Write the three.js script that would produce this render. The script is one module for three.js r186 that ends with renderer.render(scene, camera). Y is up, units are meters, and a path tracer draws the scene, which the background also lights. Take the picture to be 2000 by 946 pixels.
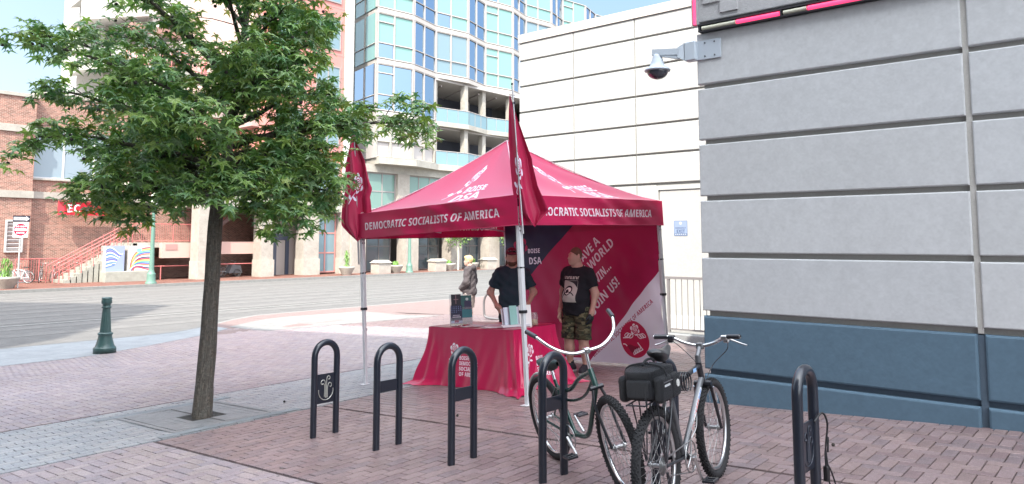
import * as THREE from 'three';
import { RoundedBoxGeometry } from 'three/addons/geometries/RoundedBoxGeometry.js';
import { mergeGeometries, mergeVertices } from 'three/addons/utils/BufferGeometryUtils.js';

// ---------------------------------------------------------------- camera, sky, sun, exposure
// World: x runs along the street to the right and away, -z runs towards the street (called u), y is up, metres.
const scene = new THREE.Scene();
const camera = new THREE.PerspectiveCamera(2 * Math.atan(473 / 1480.23) * 180 / Math.PI, 2000 / 946, 0.1, 2500);
camera.setViewOffset(2000, 946, 16.65, 134.9, 2000, 946);
const HEAD = 0.8651, PITCH = 0.0898;
camera.position.set(0, 1.586, 0);
camera.lookAt(Math.sin(HEAD) * Math.cos(PITCH), 1.586 + Math.sin(PITCH), -Math.cos(HEAD) * Math.cos(PITCH));
camera.updateMatrixWorld(true);
const renderer = new THREE.WebGLRenderer({ antialias: true });
renderer.setSize(1024, 484);
renderer.toneMapping = THREE.LinearToneMapping;
renderer.toneMappingExposure = 4.2;
renderer.shadowMap.enabled = true;
const SUNDIR = new THREE.Vector3(-0.6, 0.81, 0.33).normalize();   // towards the sun: behind the camera, to the left
const sun = new THREE.DirectionalLight(new THREE.Color(1.0, 0.93, 0.82), 2.0);
sun.position.copy(SUNDIR).multiplyScalar(120).add(new THREE.Vector3(25, 0, -25));
sun.target.position.set(25, 0, -25); scene.add(sun.target);
sun.castShadow = true; sun.shadow.mapSize.set(4096, 4096);
Object.assign(sun.shadow.camera, { left: -60, right: 60, top: 60, bottom: -60, near: 1, far: 300 });
scene.add(sun);
{
  const w = 512, h = 256, d = new Float32Array(w * h * 4), t = new THREE.Vector3();
  const mix = (a, b, k) => a.map((x, i) => x + (b[i] - x) * k), sm = (k) => { k = Math.max(0, Math.min(1, k)); return k * k * (3 - 2 * k); };
  for (let j = 0; j < h; j++) for (let i = 0; i < w; i++) {
    const th = (j + .5) / h * Math.PI - Math.PI / 2, ph = (i + .5) / w * 2 * Math.PI - Math.PI;
    t.set(Math.cos(th) * Math.cos(ph), Math.sin(th), Math.cos(th) * Math.sin(ph));
    const e = Math.max(0, t.y);
    let c = mix([.22, .27, .32], [.09, .155, .26], sm(e / .35)); c = mix(c, [.09, .155, .27], sm((e - .2) / .8));
    const g = Math.max(0, t.dot(SUNDIR)), k = 1.15 * Math.pow(.5 + .5 * t.dot(SUNDIR), 3) + .6 * Math.pow(g, 6) + 1.2 * Math.pow(g, 40);
    c = [c[0] + k, c[1] + k * .99, c[2] + k * .97];
    d.set([...c, 1], (j * w + i) * 4);
  }
  const sky = new THREE.DataTexture(d, w, h, THREE.RGBAFormat, THREE.FloatType);
  sky.mapping = THREE.EquirectangularReflectionMapping; sky.magFilter = THREE.LinearFilter; sky.needsUpdate = true;
  scene.background = sky; scene.environment = sky;
}

// ---------------------------------------------------------------- helpers
let seed = 7;
const rnd = () => { seed = (seed * 1664525 + 1013904223) >>> 0; return seed / 4294967296; };
const rr = (a, b) => a + (b - a) * rnd();
const V = (x, y, z) => new THREE.Vector3(x, y, z);
const W = (v, y, u) => new THREE.Vector3(v, y, -u);               // (along street, up, towards street)
const cl = (x, a = 0, b = 1) => Math.max(a, Math.min(b, x));
const lerp = (a, b, k) => a + (b - a) * k;
const col = (r, g, b) => new THREE.Color().setRGB(r, g, b);
// tileable value noise
function noise2(period, sd) {
  const n = period * period, t = new Float32Array(n); let s = sd * 7919 + 13;
  for (let i = 0; i < n; i++) { s = (s * 1664525 + 1013904223) >>> 0; t[i] = s / 4294967296; }
  return (x, y) => {
    x *= period; y *= period; const xi = Math.floor(x), yi = Math.floor(y); let fx = x - xi, fy = y - yi; fx = fx * fx * (3 - 2 * fx); fy = fy * fy * (3 - 2 * fy);
    const a = ((xi % period) + period) % period, b = (a + 1) % period, c = ((yi % period) + period) % period, e = (c + 1) % period;
    return lerp(lerp(t[c * period + a], t[c * period + b], fx), lerp(t[e * period + a], t[e * period + b], fx), fy);
  };
}
function tex(size, fn, srgb = true) {
  const d = new Uint8Array(size * size * 4);
  for (let j = 0; j < size; j++) for (let i = 0; i < size; i++) {
    let c = fn(i / size, j / size); if (typeof c === 'number') c = [c, c, c];
    const k = (j * size + i) * 4; d[k] = cl(c[0]) * 255; d[k + 1] = cl(c[1]) * 255; d[k + 2] = cl(c[2]) * 255; d[k + 3] = 255;
  }
  const t = new THREE.DataTexture(d, size, size); t.wrapS = t.wrapT = THREE.RepeatWrapping; t.magFilter = THREE.LinearFilter; t.minFilter = THREE.LinearMipmapLinearFilter; t.generateMipmaps = true;
  if (srgb) t.colorSpace = THREE.SRGBColorSpace; t.needsUpdate = true; return t;
}
const n4 = noise2(4, 1), n9 = noise2(9, 2), n24 = noise2(24, 3), n60 = noise2(60, 4), n150 = noise2(150, 5), n256 = noise2(256, 6);
const fbm = (x, y) => .3 * n4(x, y) + .25 * n9(x, y) + .2 * n24(x, y) + .15 * n60(x, y) + .1 * n150(x, y);
const fine = (x, y) => .35 * n60(x, y) + .35 * n150(x, y) + .3 * n256(x, y);
const TX = {
  stucco: tex(512, (x, y) => .9 + .05 * fbm(x, y) + .07 * (fine(x, y) - .5)),
  stuccoB: tex(512, (x, y) => .3 + .9 * (fine(x, y) - .3), false),
  speck: tex(512, (x, y) => .72 + .16 * fbm(x, y) + .3 * (n256(x, y) - .4) + .1 * n150(x, y)),
  asphalt: tex(512, (x, y) => .66 + .22 * fbm(x, y) + .28 * (n256(x, y) - .4)),
  concrete: tex(512, (x, y) => .74 + .24 * fbm(x, y) + .1 * (n256(x, y) - .5)),
  bark: tex(512, (x, y) => { const r = Math.abs(n24(x * 1.0, y * .22 + .1 * n24(x, y)) - .5) * 2; const q = Math.abs(n60(x, y * .3) - .5) * 2; const k = .55 + .25 * r + .16 * q + .2 * (fbm(x, y) - .5); const m = n9(x, y); return [k, k * (.96 + .05 * m), k * (.9 + .08 * m)]; }),
  barkB: tex(512, (x, y) => { const r = Math.abs(n24(x * 1.0, y * .22 + .1 * n24(x, y)) - .5) * 2; const q = Math.abs(n60(x, y * .3) - .5) * 2; return .15 + .6 * r + .3 * q; }, false),
  cloth: tex(256, (x, y) => .9 + .1 * (n60(x, y) - .5) + .07 * (((Math.floor(x * 256) + Math.floor(y * 256)) & 1) - .5)),
  brick: (() => { const tone = noise2(64, 11); return tex(512, (x, y) => { // 8 bricks by 24 courses: 1.76 m square
    const row = Math.floor(y * 24), fx0 = x * 8 + (row & 1) * .5, bi = Math.floor(fx0), fx = fx0 - bi, fy = y * 24 - row;
    if (fx < .045 || fy < .15) { const k = .78 + .2 * fine(x, y); return [k, k * .95, k * .88]; }
    const t = tone(((bi % 8) + .5) / 64 * 4, (row + .5) / 64), k = .8 + .34 * (t - .5) + .2 * (fine(x, y) - .5); return [.80 * k, .57 * k, .50 * k];
  }); })(),
};
const TILE = new Map();
function mat(c, o = {}, map, tile = 1, bump, bs) {
  const P = o.clearcoat || o.transmission || o.sheen ? THREE.MeshPhysicalMaterial : THREE.MeshStandardMaterial;
  const m = new P({ color: Array.isArray(c) ? col(...c) : c, roughness: .8, side: THREE.DoubleSide, ...o });
  if (map) { m.map = map; TILE.set(m, tile); } if (bump) { m.bumpMap = bump; m.bumpScale = bs; TILE.set(m, tile); }
  return m;
}
function boxUV(g, tile) {
  g = g.index ? g.toNonIndexed() : g; const p = g.attributes.position, n = p.count, uv = new Float32Array(n * 2), a = V(), b = V(), c = V();
  for (let i = 0; i < n; i += 3) {
    a.fromBufferAttribute(p, i); b.fromBufferAttribute(p, i + 1).sub(a); c.fromBufferAttribute(p, i + 2).sub(a); b.cross(c);
    const x = Math.abs(b.x), y = Math.abs(b.y), z = Math.abs(b.z), k = x > y && x > z ? [2, 1] : y > z ? [0, 2] : [0, 1];
    for (let j = 0; j < 3; j++) { uv[(i + j) * 2] = p.getComponent(i + j, k[0]) / tile; uv[(i + j) * 2 + 1] = p.getComponent(i + j, k[1]) / tile; }
  }
  g.setAttribute('uv', new THREE.BufferAttribute(uv, 2)); return g;
}
function mg(list) {
  if (!Array.isArray(list)) return list; if (list.length === 1) return list[0];
  const hasCol = list.every((g) => g.attributes.color);
  return mergeGeometries(list.map((g) => { g = g.index ? g.toNonIndexed() : g.clone(); for (const k of Object.keys(g.attributes)) if (!['position', 'normal', 'uv', ...(hasCol ? ['color'] : [])].includes(k)) g.deleteAttribute(k); if (!g.attributes.uv) g.setAttribute('uv', new THREE.BufferAttribute(new Float32Array(g.attributes.position.count * 2), 2)); return g; }));
}
const used = {}, OFF = new Map();
const numbered = (n) => { const k = used[n] = (used[n] ?? -1) + 1; return k ? n + '_' + String(k).padStart(3, '0') : n; };
function thing(name, label, category, at = [0, 0, 0], group, kind) {      // group at the thing's base; world-space parts are shifted to it
  const o = new THREE.Group(); o.name = numbered(name); o.position.set(...(at.isVector3 ? at.toArray() : [at[0], at[1], -at[2]])); scene.add(o);
  o.userData = { label, category }; if (group) o.userData.group = group; if (kind) o.userData = { kind };
  OFF.set(o, o.position.clone().negate()); return o;
}
const local = (g) => { OFF.delete(g); return g; };
const offOf = (o) => { while (o) { if (OFF.has(o)) return OFF.get(o); o = o.parent; } return null; };
function part(name, geos, m, parent, extra) {
  let g = mg(geos); const off = offOf(parent); if (off) { g = g.clone(); g.translate(off.x, off.y, off.z); }
  if (TILE.has(m) && !extra?.keepUV) g = boxUV(g, TILE.get(m));
  const o = new THREE.Mesh(g, m); o.name = name; o.castShadow = o.receiveShadow = true; (parent ?? scene).add(o);
  if (extra?.label) o.userData.label = extra.label; if (extra?.kind) o.userData.kind = extra.kind; return o;
}
function single(name, geos, m, label, category, group, extra) { const o = part(name, geos, m, null, extra); o.name = numbered(name); o.userData = { label, category }; if (group) o.userData.group = group; return o; }
function struct(name, geos, m, extra) { const o = part(name, geos, m, null, extra); o.name = numbered(name); o.userData = { kind: 'structure' }; return o; }
const box = (w, h, d, x = 0, y = 0, z = 0, ry = 0, rx = 0, rz = 0) => { const g = new THREE.BoxGeometry(w, h, d); if (rx) g.rotateX(rx); if (rz) g.rotateZ(rz); if (ry) g.rotateY(ry); return g.translate(x, y, z); };
const bx = (v0, v1, y0, y1, u0, u1) => box(Math.abs(v1 - v0), Math.abs(y1 - y0), Math.abs(u1 - u0), (v0 + v1) / 2, (y0 + y1) / 2, -(u0 + u1) / 2);
const rbx = (w, h, d, r, x = 0, y = 0, z = 0, seg = 2) => new RoundedBoxGeometry(w, h, d, seg, Math.min(r, w / 2.01, h / 2.01, d / 2.01)).translate(x, y, z);
const UP = V(0, 1, 0);
function bar(a, b, r, r2 = r, seg = 8, caps = true) { const d = b.clone().sub(a), g = new THREE.CylinderGeometry(r2, r, d.length(), seg, 1, !caps); g.applyQuaternion(new THREE.Quaternion().setFromUnitVectors(UP, d.normalize())); return g.translate((a.x + b.x) / 2, (a.y + b.y) / 2, (a.z + b.z) / 2); }
function slat(a, b, w, h) { const d = b.clone().sub(a), L = d.length(), g = new THREE.BoxGeometry(w, h, L); const m = new THREE.Matrix4().lookAt(a, b, UP); g.applyMatrix4(m); return g.translate((a.x + b.x) / 2, (a.y + b.y) / 2, (a.z + b.z) / 2); }
const tube = (pts, r, n = 24, seg = 8, closed = false, tens) => new THREE.TubeGeometry(new THREE.CatmullRomCurve3(pts, closed, tens === undefined ? 'centripetal' : 'catmullrom', tens), n, r, seg, closed);
const lathe = (pts, seg = 24, x = 0, y = 0, z = 0) => new THREE.LatheGeometry(pts.map((p) => new THREE.Vector2(p[0], p[1])), seg).translate(x, y, z);
const ball = (r, x, y, z, sx = 1, sy = 1, sz = 1, a = 12, b = 8) => new THREE.SphereGeometry(r, a, b).scale(sx, sy, sz).translate(x, y, z);
function prism(pts, d, bev = 0, holes = []) { const s = new THREE.Shape(pts.map((p) => new THREE.Vector2(p[0], p[1]))); for (const h of holes) s.holes.push(new THREE.Path(h.map((p) => new THREE.Vector2(p[0], p[1])))); return new THREE.ExtrudeGeometry(s, { depth: d, bevelEnabled: bev > 0, bevelSize: bev, bevelThickness: bev, bevelSegments: 2, curveSegments: 6 }); }
function poly(quads) { const p = []; for (const q of quads) for (const i of q.length === 3 ? [0, 1, 2] : [0, 1, 2, 0, 2, 3]) p.push(q[i].x, q[i].y, q[i].z); const g = new THREE.BufferGeometry(); g.setAttribute('position', new THREE.Float32BufferAttribute(p, 3)); g.computeVertexNormals(); return g; }
function grid(nu, nv, fn, smooth = true) {          // a sheet: fn(s, t) -> Vector3, uv = (s, t)
  const p = [], uv = [], ix = []; for (let j = 0; j <= nv; j++) for (let i = 0; i <= nu; i++) { const q = fn(i / nu, j / nv); p.push(q.x, q.y, q.z); uv.push(i / nu, j / nv); }
  for (let j = 0; j < nv; j++) for (let i = 0; i < nu; i++) { const a = j * (nu + 1) + i; ix.push(a, a + 1, a + nu + 2, a, a + nu + 2, a + nu + 1); }
  const g = new THREE.BufferGeometry(); g.setAttribute('position', new THREE.Float32BufferAttribute(p, 3)); g.setAttribute('uv', new THREE.Float32BufferAttribute(uv, 2)); g.setIndex(ix); g.computeVertexNormals(); return g;
}
function canvas(w, h, draw) { const c = document.createElement('canvas'); c.width = w; c.height = h; draw(c.getContext('2d'), w, h); const t = new THREE.CanvasTexture(c); t.colorSpace = THREE.SRGBColorSpace; t.anisotropy = 8; return t; }
const jit = (a, k) => a.map((x) => x * (1 + k * (rnd() - .5)));

// ---------------------------------------------------------------- ground, street and paving
const gy = (v, u) => { const fade = u < 8 ? 1 : cl(1 - (u - 8) / 10), s = u < 8 ? -.05 * u : -.4 - .035 * (Math.min(u, 18.5) - 8); return s + .0122 * cl(v, -6, 14) * fade; };
const G = (v, u, dy = 0) => W(v, gy(v, u) + dy, u);
const kerbU = (v) => 19.4 + 2.6 * (() => { const k = cl((v - 9) / 5); return k * k * (3 - 2 * k); })();   // the pavement bulges out at the crossing
const M = {
  bed: mat([.12, .10, .10], { roughness: .95 }, TX.concrete, 1.3),
  concrete: mat([.36, .38, .39], { roughness: .85 }, TX.concrete, 1.9, TX.stuccoB, .002),
  kerb: mat([.29, .285, .27], { roughness: .85 }, TX.concrete, 1.1),
  asphalt: mat([.205, .20, .19], { roughness: .9 }, TX.asphalt, 2.3, TX.stuccoB, .003),
  asphaltWorn: mat([.235, .228, .215], { roughness: .9 }, TX.asphalt, 1.7),
  paint: mat([.42, .42, .39], { roughness: .7 }, TX.concrete, .7),
  farPave: mat([.34, .24, .21], { roughness: .9 }, TX.brick, 3.4),
};
struct('ground', new THREE.PlaneGeometry(1600, 1600).rotateX(-Math.PI / 2).translate(0, -1.6, 0), mat([.22, .21, .19], {}, TX.concrete, 9));
struct('street', grid(60, 12, (s, t) => W(-70 + 260 * s, -.93 + .07 * Math.sin(Math.PI * t), 18.2 + 24 * t)), M.asphalt);
{ // wheel-worn lanes and lane lines, laid over the asphalt
  const worn = [], lines = []; const crown = (u) => -.93 + .07 * Math.sin(Math.PI * (u - 18.2) / 24);
  for (let k = 0; k < 6; k++) { const c = 23.6 + k * 3.35; for (const o of [-.8, .85]) worn.push(grid(40, 1, (s, t) => { const u = c + o + (t - .5) * (.75 + .15 * Math.sin(s * 37 + k)); return W(-60 + 240 * s, crown(u) + .004, u); })); }
  part('worn_track', worn, M.asphaltWorn, scene.children.find((o) => o.name === 'street'));
  for (let k = 0; k < 5; k++) { const c = 25.3 + k * 3.35; if (k === 0 || k === 4) lines.push(grid(30, 1, (s, t) => W(-60 + 240 * s, crown(c) + .009, c + (t - .5) * .13))); else for (let v = -50; v < 170; v += 9) lines.push(bx(v, v + 3, crown(c) + .0085, crown(c) + .0095, c - .06, c + .06)); }
  part('lane_line', lines, M.paint, scene.children.find((o) => o.name === 'street'));
}
// plaza slab (the joint bed) follows the fall towards the street
const plaza = struct('plaza_paving', grid(70, 60, (s, t) => { const v = -14 + 94 * s, u0 = -14, u1 = kerbU(v) - .15, u = lerp(u0, u1, t); return W(v, gy(v, u) - .0125, u); }), M.bed);
struct('kerb', [grid(120, 4, (s, t) => { const v = -60 + 140 * s, k = kerbU(v), y = gy(v, k); const pr = [[-.16, -.012], [-.15, .004], [-.02, .004], [0, -.015], [.02, -.2]][Math.round(t * 4)]; return W(v, y + pr[1], k + pr[0]); }), grid(120, 1, (s, t) => { const v = -60 + 140 * s; return W(v, -.905 + .012 * t, kerbU(v) + .02 + .45 * t); })], M.kerb);
part('gutter_strip', grid(90, 10, (s, t) => { // bluish concrete band inside the kerb, tapering out at the bulge
  const v = -20 + 31 * s, a = 15.95 + (v > 6 ? 3.2 * Math.pow(cl((v - 6) / 5), 1.2) : 0), b = kerbU(v) - .14; const u = lerp(Math.min(a, b), b, t); return W(v, gy(v, u) + .004, u); }), M.concrete, plaza);
part('ramp_slab', grid(30, 10, (s, t) => { const v = 11.2 + 5.4 * s, u = lerp(17.5 - .9 * s, kerbU(v) - 1.0 - .6 * s, t); return W(v, gy(v, u) + .004, u); }), M.kerb, plaza);
{
  // bricks: pieces with their own edges; the ones that show largest are meshes of their own, the rest are joined
  const L = .2, B = .1, gap = .0085, pieces = [];
  const zones = { run: [], far: [] };
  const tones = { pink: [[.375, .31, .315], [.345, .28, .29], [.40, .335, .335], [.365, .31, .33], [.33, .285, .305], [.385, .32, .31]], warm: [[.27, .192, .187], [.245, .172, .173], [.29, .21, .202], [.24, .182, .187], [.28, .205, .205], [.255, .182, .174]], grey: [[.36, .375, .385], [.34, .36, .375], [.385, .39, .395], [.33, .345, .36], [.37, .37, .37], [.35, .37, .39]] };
  const grateIn = (v, u) => v > 3.86 && v < 4.9 && u > 7.6 && u < 8.9;
  const add = (v, u, alongV, zone) => { if (grateIn(v, u)) return; if (v > 7.5 && u < 3.7) return; if (v > 12.2 && u < 12) return; pieces.push([v, u, alongV, zone]); };
  // strip with the racks: running bond, courses along x
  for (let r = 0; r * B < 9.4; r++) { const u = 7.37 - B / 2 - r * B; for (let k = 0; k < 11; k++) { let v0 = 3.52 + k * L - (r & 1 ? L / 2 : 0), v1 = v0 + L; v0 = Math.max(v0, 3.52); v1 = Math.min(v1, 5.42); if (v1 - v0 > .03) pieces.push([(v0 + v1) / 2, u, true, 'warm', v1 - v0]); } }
  // grey band
  for (let r = 0; r < 19; r++) { const u = 7.42 + B / 2 + r * B; for (let v = -1 + (r & 1 ? .1 : 0); v < 13.4; v += L) add(v + .1, u, true, 'grey'); }
  // herringbone fields
  const herr = (v0, v1, u0, u1, zone) => { const n = Math.ceil((v1 - v0) / B), m = Math.ceil((u1 - u0) / B); for (let j = -2; j <= m; j++) for (let i = -2; i <= n; i++) { const k = (((i - j) % 4) + 4) % 4; const v = v0 + i * B, u = u0 + j * B; if (k === 0) { const a = Math.max(v, v0), b = Math.min(v + 2 * B, v1); if (u >= u0 - 1e-6 && u + B <= u1 + 1e-6 && b - a > .04) pieces.push([(a + b) / 2, u + B / 2, true, zone, b - a]); } else if (k === 3) { const a = Math.max(u, u0), b = Math.min(u + 2 * B, u1); if (v >= v0 - 1e-6 && v + B <= v1 + 1e-6 && b - a > .04) pieces.push([v + B / 2, (a + b) / 2, false, zone, b - a]); } } };
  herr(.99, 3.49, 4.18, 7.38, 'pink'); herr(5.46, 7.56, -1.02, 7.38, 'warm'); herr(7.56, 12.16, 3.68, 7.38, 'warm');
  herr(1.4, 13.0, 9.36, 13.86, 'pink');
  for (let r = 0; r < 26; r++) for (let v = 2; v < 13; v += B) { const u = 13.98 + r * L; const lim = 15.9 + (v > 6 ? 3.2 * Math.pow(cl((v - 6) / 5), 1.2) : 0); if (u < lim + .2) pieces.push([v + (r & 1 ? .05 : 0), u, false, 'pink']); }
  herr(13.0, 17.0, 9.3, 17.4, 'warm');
  const cp = camera.position, fr = new THREE.Frustum().setFromProjectionMatrix(new THREE.Matrix4().multiplyMatrices(camera.projectionMatrix, camera.matrixWorldInverse));
  camera.updateProjectionMatrix();
  const q = V(), list = pieces.filter(([v, u]) => !(v > 12.15 && u < 12)).map((p) => { q.copy(G(p[0], p[1])); return { p, d: q.distanceTo(cp), inside: fr.containsPoint(q), near: (() => { const s = q.clone().project(camera); return s.z < 1 && Math.abs(s.x) < 1.1 && Math.abs(s.y) < 1.15; })() }; }).filter((o) => o.near || o.d < 9);
  const shown = list.filter((o) => o.inside && o.p[0] < 7.4).sort((a, b) => a.d - b.d);
  const own = new Set(shown.slice(0, 300));
  const mats = {}; for (const z of Object.keys(tones)) mats[z] = tones[z].map((c) => mat(c, { roughness: .44 }, TX.speck, .9, TX.stuccoB, .0012));
  const slope = (u) => (u < 8 ? -.05 : -.035);
  const shape = (len) => { const a = len / 2 - gap / 2, b = B / 2 - gap / 2, c = .0025, t = []; const A = [[-a, -b], [a, -b], [a, b], [-a, b]], I = [[-a + c, -b + c], [a - c, -b + c], [a - c, b - c], [-a + c, b - c]]; t.push(I.map(([x, z]) => V(x, 0, z)).reverse()); for (let k = 0; k < 4; k++) { const m = (k + 1) % 4; t.push([V(I[k][0], 0, I[k][1]), V(I[m][0], 0, I[m][1]), V(A[m][0], -.0025, A[m][1]), V(A[k][0], -.0025, A[k][1])], [V(A[k][0], -.0025, A[k][1]), V(A[m][0], -.0025, A[m][1]), V(A[m][0], -.014, A[m][1]), V(A[k][0], -.014, A[k][1])]); } return poly(t); };
  const cache = {}, geo = (len, k) => cache[len.toFixed(2) + k] ??= (() => { const g = boxUV(shape(len), .9), uv = g.attributes.uv; const a = rr(0, 9), b = rr(0, 9); for (let i = 0; i < uv.count; i++) uv.setXY(i, uv.getX(i) + a, uv.getY(i) + b); return g; })();
  const place = (o, v, u, alongV, h) => { const ax = V(1, .0122, 0).normalize(), az = V(0, -slope(u), 1).normalize(); const n = az.clone().cross(ax).normalize(); const mx = new THREE.Matrix4(); if (alongV) mx.makeBasis(ax, n, ax.clone().cross(n)); else { const a2 = az.clone(); mx.makeBasis(a2, n, a2.clone().cross(n)); } mx.multiply(new THREE.Matrix4().makeRotationFromEuler(new THREE.Euler(rr(-.006, .006), rr(-.006, .006), rr(-.005, .005)))); mx.setPosition(G(v, u, h)); return mx; };
  const rest = {};
  for (const o of list) {
    const [v, u, alongV, z, len = L] = o.p, h = rr(-.0012, .0022), m = place(null, v, u, alongV, h), k = Math.floor(rnd() * 6);
    if (own.has(o)) { const b = new THREE.Mesh(geo(len, k & 1), mats[z][k]); b.name = 'brick'; b.applyMatrix4(m); b.castShadow = b.receiveShadow = true; plaza.add(b); }
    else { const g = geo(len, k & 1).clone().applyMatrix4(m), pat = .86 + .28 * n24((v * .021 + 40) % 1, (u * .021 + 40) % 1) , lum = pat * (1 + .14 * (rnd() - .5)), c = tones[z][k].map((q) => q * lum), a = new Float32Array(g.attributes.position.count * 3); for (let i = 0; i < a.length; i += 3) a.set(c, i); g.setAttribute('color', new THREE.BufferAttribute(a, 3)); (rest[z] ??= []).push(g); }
  }
  const vm = mat([1, 1, 1], { roughness: .44, vertexColors: true }, TX.speck, .9, TX.stuccoB, .0012);
  for (const z in rest) { const b = new THREE.Mesh(mergeGeometries(rest[z]), vm); b.name = 'brick_field'; b.userData.kind = 'stuff'; b.receiveShadow = b.castShadow = true; plaza.add(b); }
  // beyond the built bricks: sheets of the same paving, seen too flat to tell pieces
  part('paving_sheet', [grid(20, 10, (s, t) => { const v = 17 + 60 * s, u = lerp(-4, kerbU(v) - .16, t); return W(v, gy(v, u) - .001, u); }), grid(16, 8, (s, t) => { const v = 16.6 + .4 * s, u = lerp(9.3, kerbU(v) - .16, t); return W(v, gy(v, u) - .002, u); }), grid(20, 6, (s, t) => { const v = lerp(13, 17, s), u = lerp(17.4, kerbU(v) - .16, t); return W(v, gy(v, u) - .001, u); }), grid(8, 8, (s, t) => { const v = lerp(12.05, 13.5, s), u = lerp(8.72, 12.1, t); return W(v, gy(v, u) - .003, u); }), grid(20, 6, (s, t) => { const v = lerp(8.5, 13, s), u = lerp(13.9, kerbU(v) - .16, t); return W(v, gy(v, u) - .003, u); })], mat([.26, .19, .175], { roughness: .8 }, TX.speck, .9), plaza);
}
{ // old chewing gum and grit trodden into the bricks
  const d = []; for (let k = 0; k < 150; k++) { const v = rr(2.5, 7.3), u = rr(.3, 12), n = 7, a0 = rr(0, 6), r = rr(.006, .02), c = G(v, u, .0032); const pts = Array.from({ length: n }, (_, i) => { const q = a0 + i / n * 6.283, s = r * rr(.7, 1.15); return G(v + s * Math.cos(q), u + s * Math.sin(q), .0032); }); for (let i = 0; i < n; i++) d.push([c, pts[i], pts[(i + 1) % n]]); }
  part('gum_spots', poly(d), mat([.13, .115, .115], { roughness: .8 }), plaza, { kind: 'stuff' });
}
{ // tree grate: frame, two halves of bars, opening round the trunk
  const g = thing('tree_grate', 'square cast metal tree grate set flush in the grey paver band', 'tree grate', [4.38, gy(4.38, 8.24), 8.24]);
  const m = mat([.36, .355, .35], { roughness: .6, metalness: .1 }, TX.concrete, .5), slabs = [], rim = [];
  for (const [v0, v1, u0, u1] of [[3.78, 4.98, 7.58, 7.64], [3.78, 4.98, 8.85, 8.91], [3.78, 3.84, 7.64, 8.85], [4.92, 4.98, 7.64, 8.85]]) rim.push(grid(1, 1, (s, t) => G(lerp(v0, v1, s), lerp(u0, u1, t), .006)));
  part('frame', rim, m, g);
  const open = (v, u) => Math.abs(v - 4.39) < .2 && Math.abs(u - 8.15) < .2;
  for (const [a, b] of [[3.85, 4.375], [4.385, 4.915]]) { const p = []; for (let u = 7.655; u < 8.84; u += .024) { let seg = [[a, b]]; if (Math.abs(u - 8.15) < .2) seg = a < 4.3 ? [[a, 4.19]] : [[4.59, b]]; for (const [x, y] of seg) { const c = G((x + y) / 2, u, .0); p.push(box(y - x, .012, .0185, c.x, c.y, c.z)); } } for (let v = a + .01; v < b; v += .085) { if (Math.abs(v - 4.39) < .2) { for (const [x, y] of [[7.65, 7.95], [8.35, 8.85]]) p.push(slat(G(v, x, -.001), G(v, y, -.001), .01, .012)); } else p.push(slat(G(v, 7.65, -.001), G(v, 8.85, -.001), .01, .012)); } part('grate_half', p, m, g); }
  part('soil', grid(1, 1, (s, t) => G(lerp(3.8, 4.96, s), lerp(7.6, 8.89, t), -.007)), mat([.05, .045, .04], { roughness: 1 }), g);
  const st = []; for (const [v0, v1, u0, u1] of [[3.6, 5.2, 7.44, 7.57], [3.6, 5.2, 8.92, 9.05]]) part('border_slab', grid(1, 1, (s, t) => G(lerp(v0, v1, s), lerp(u0, u1, t), .005)), M.concrete, g);
}

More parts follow.
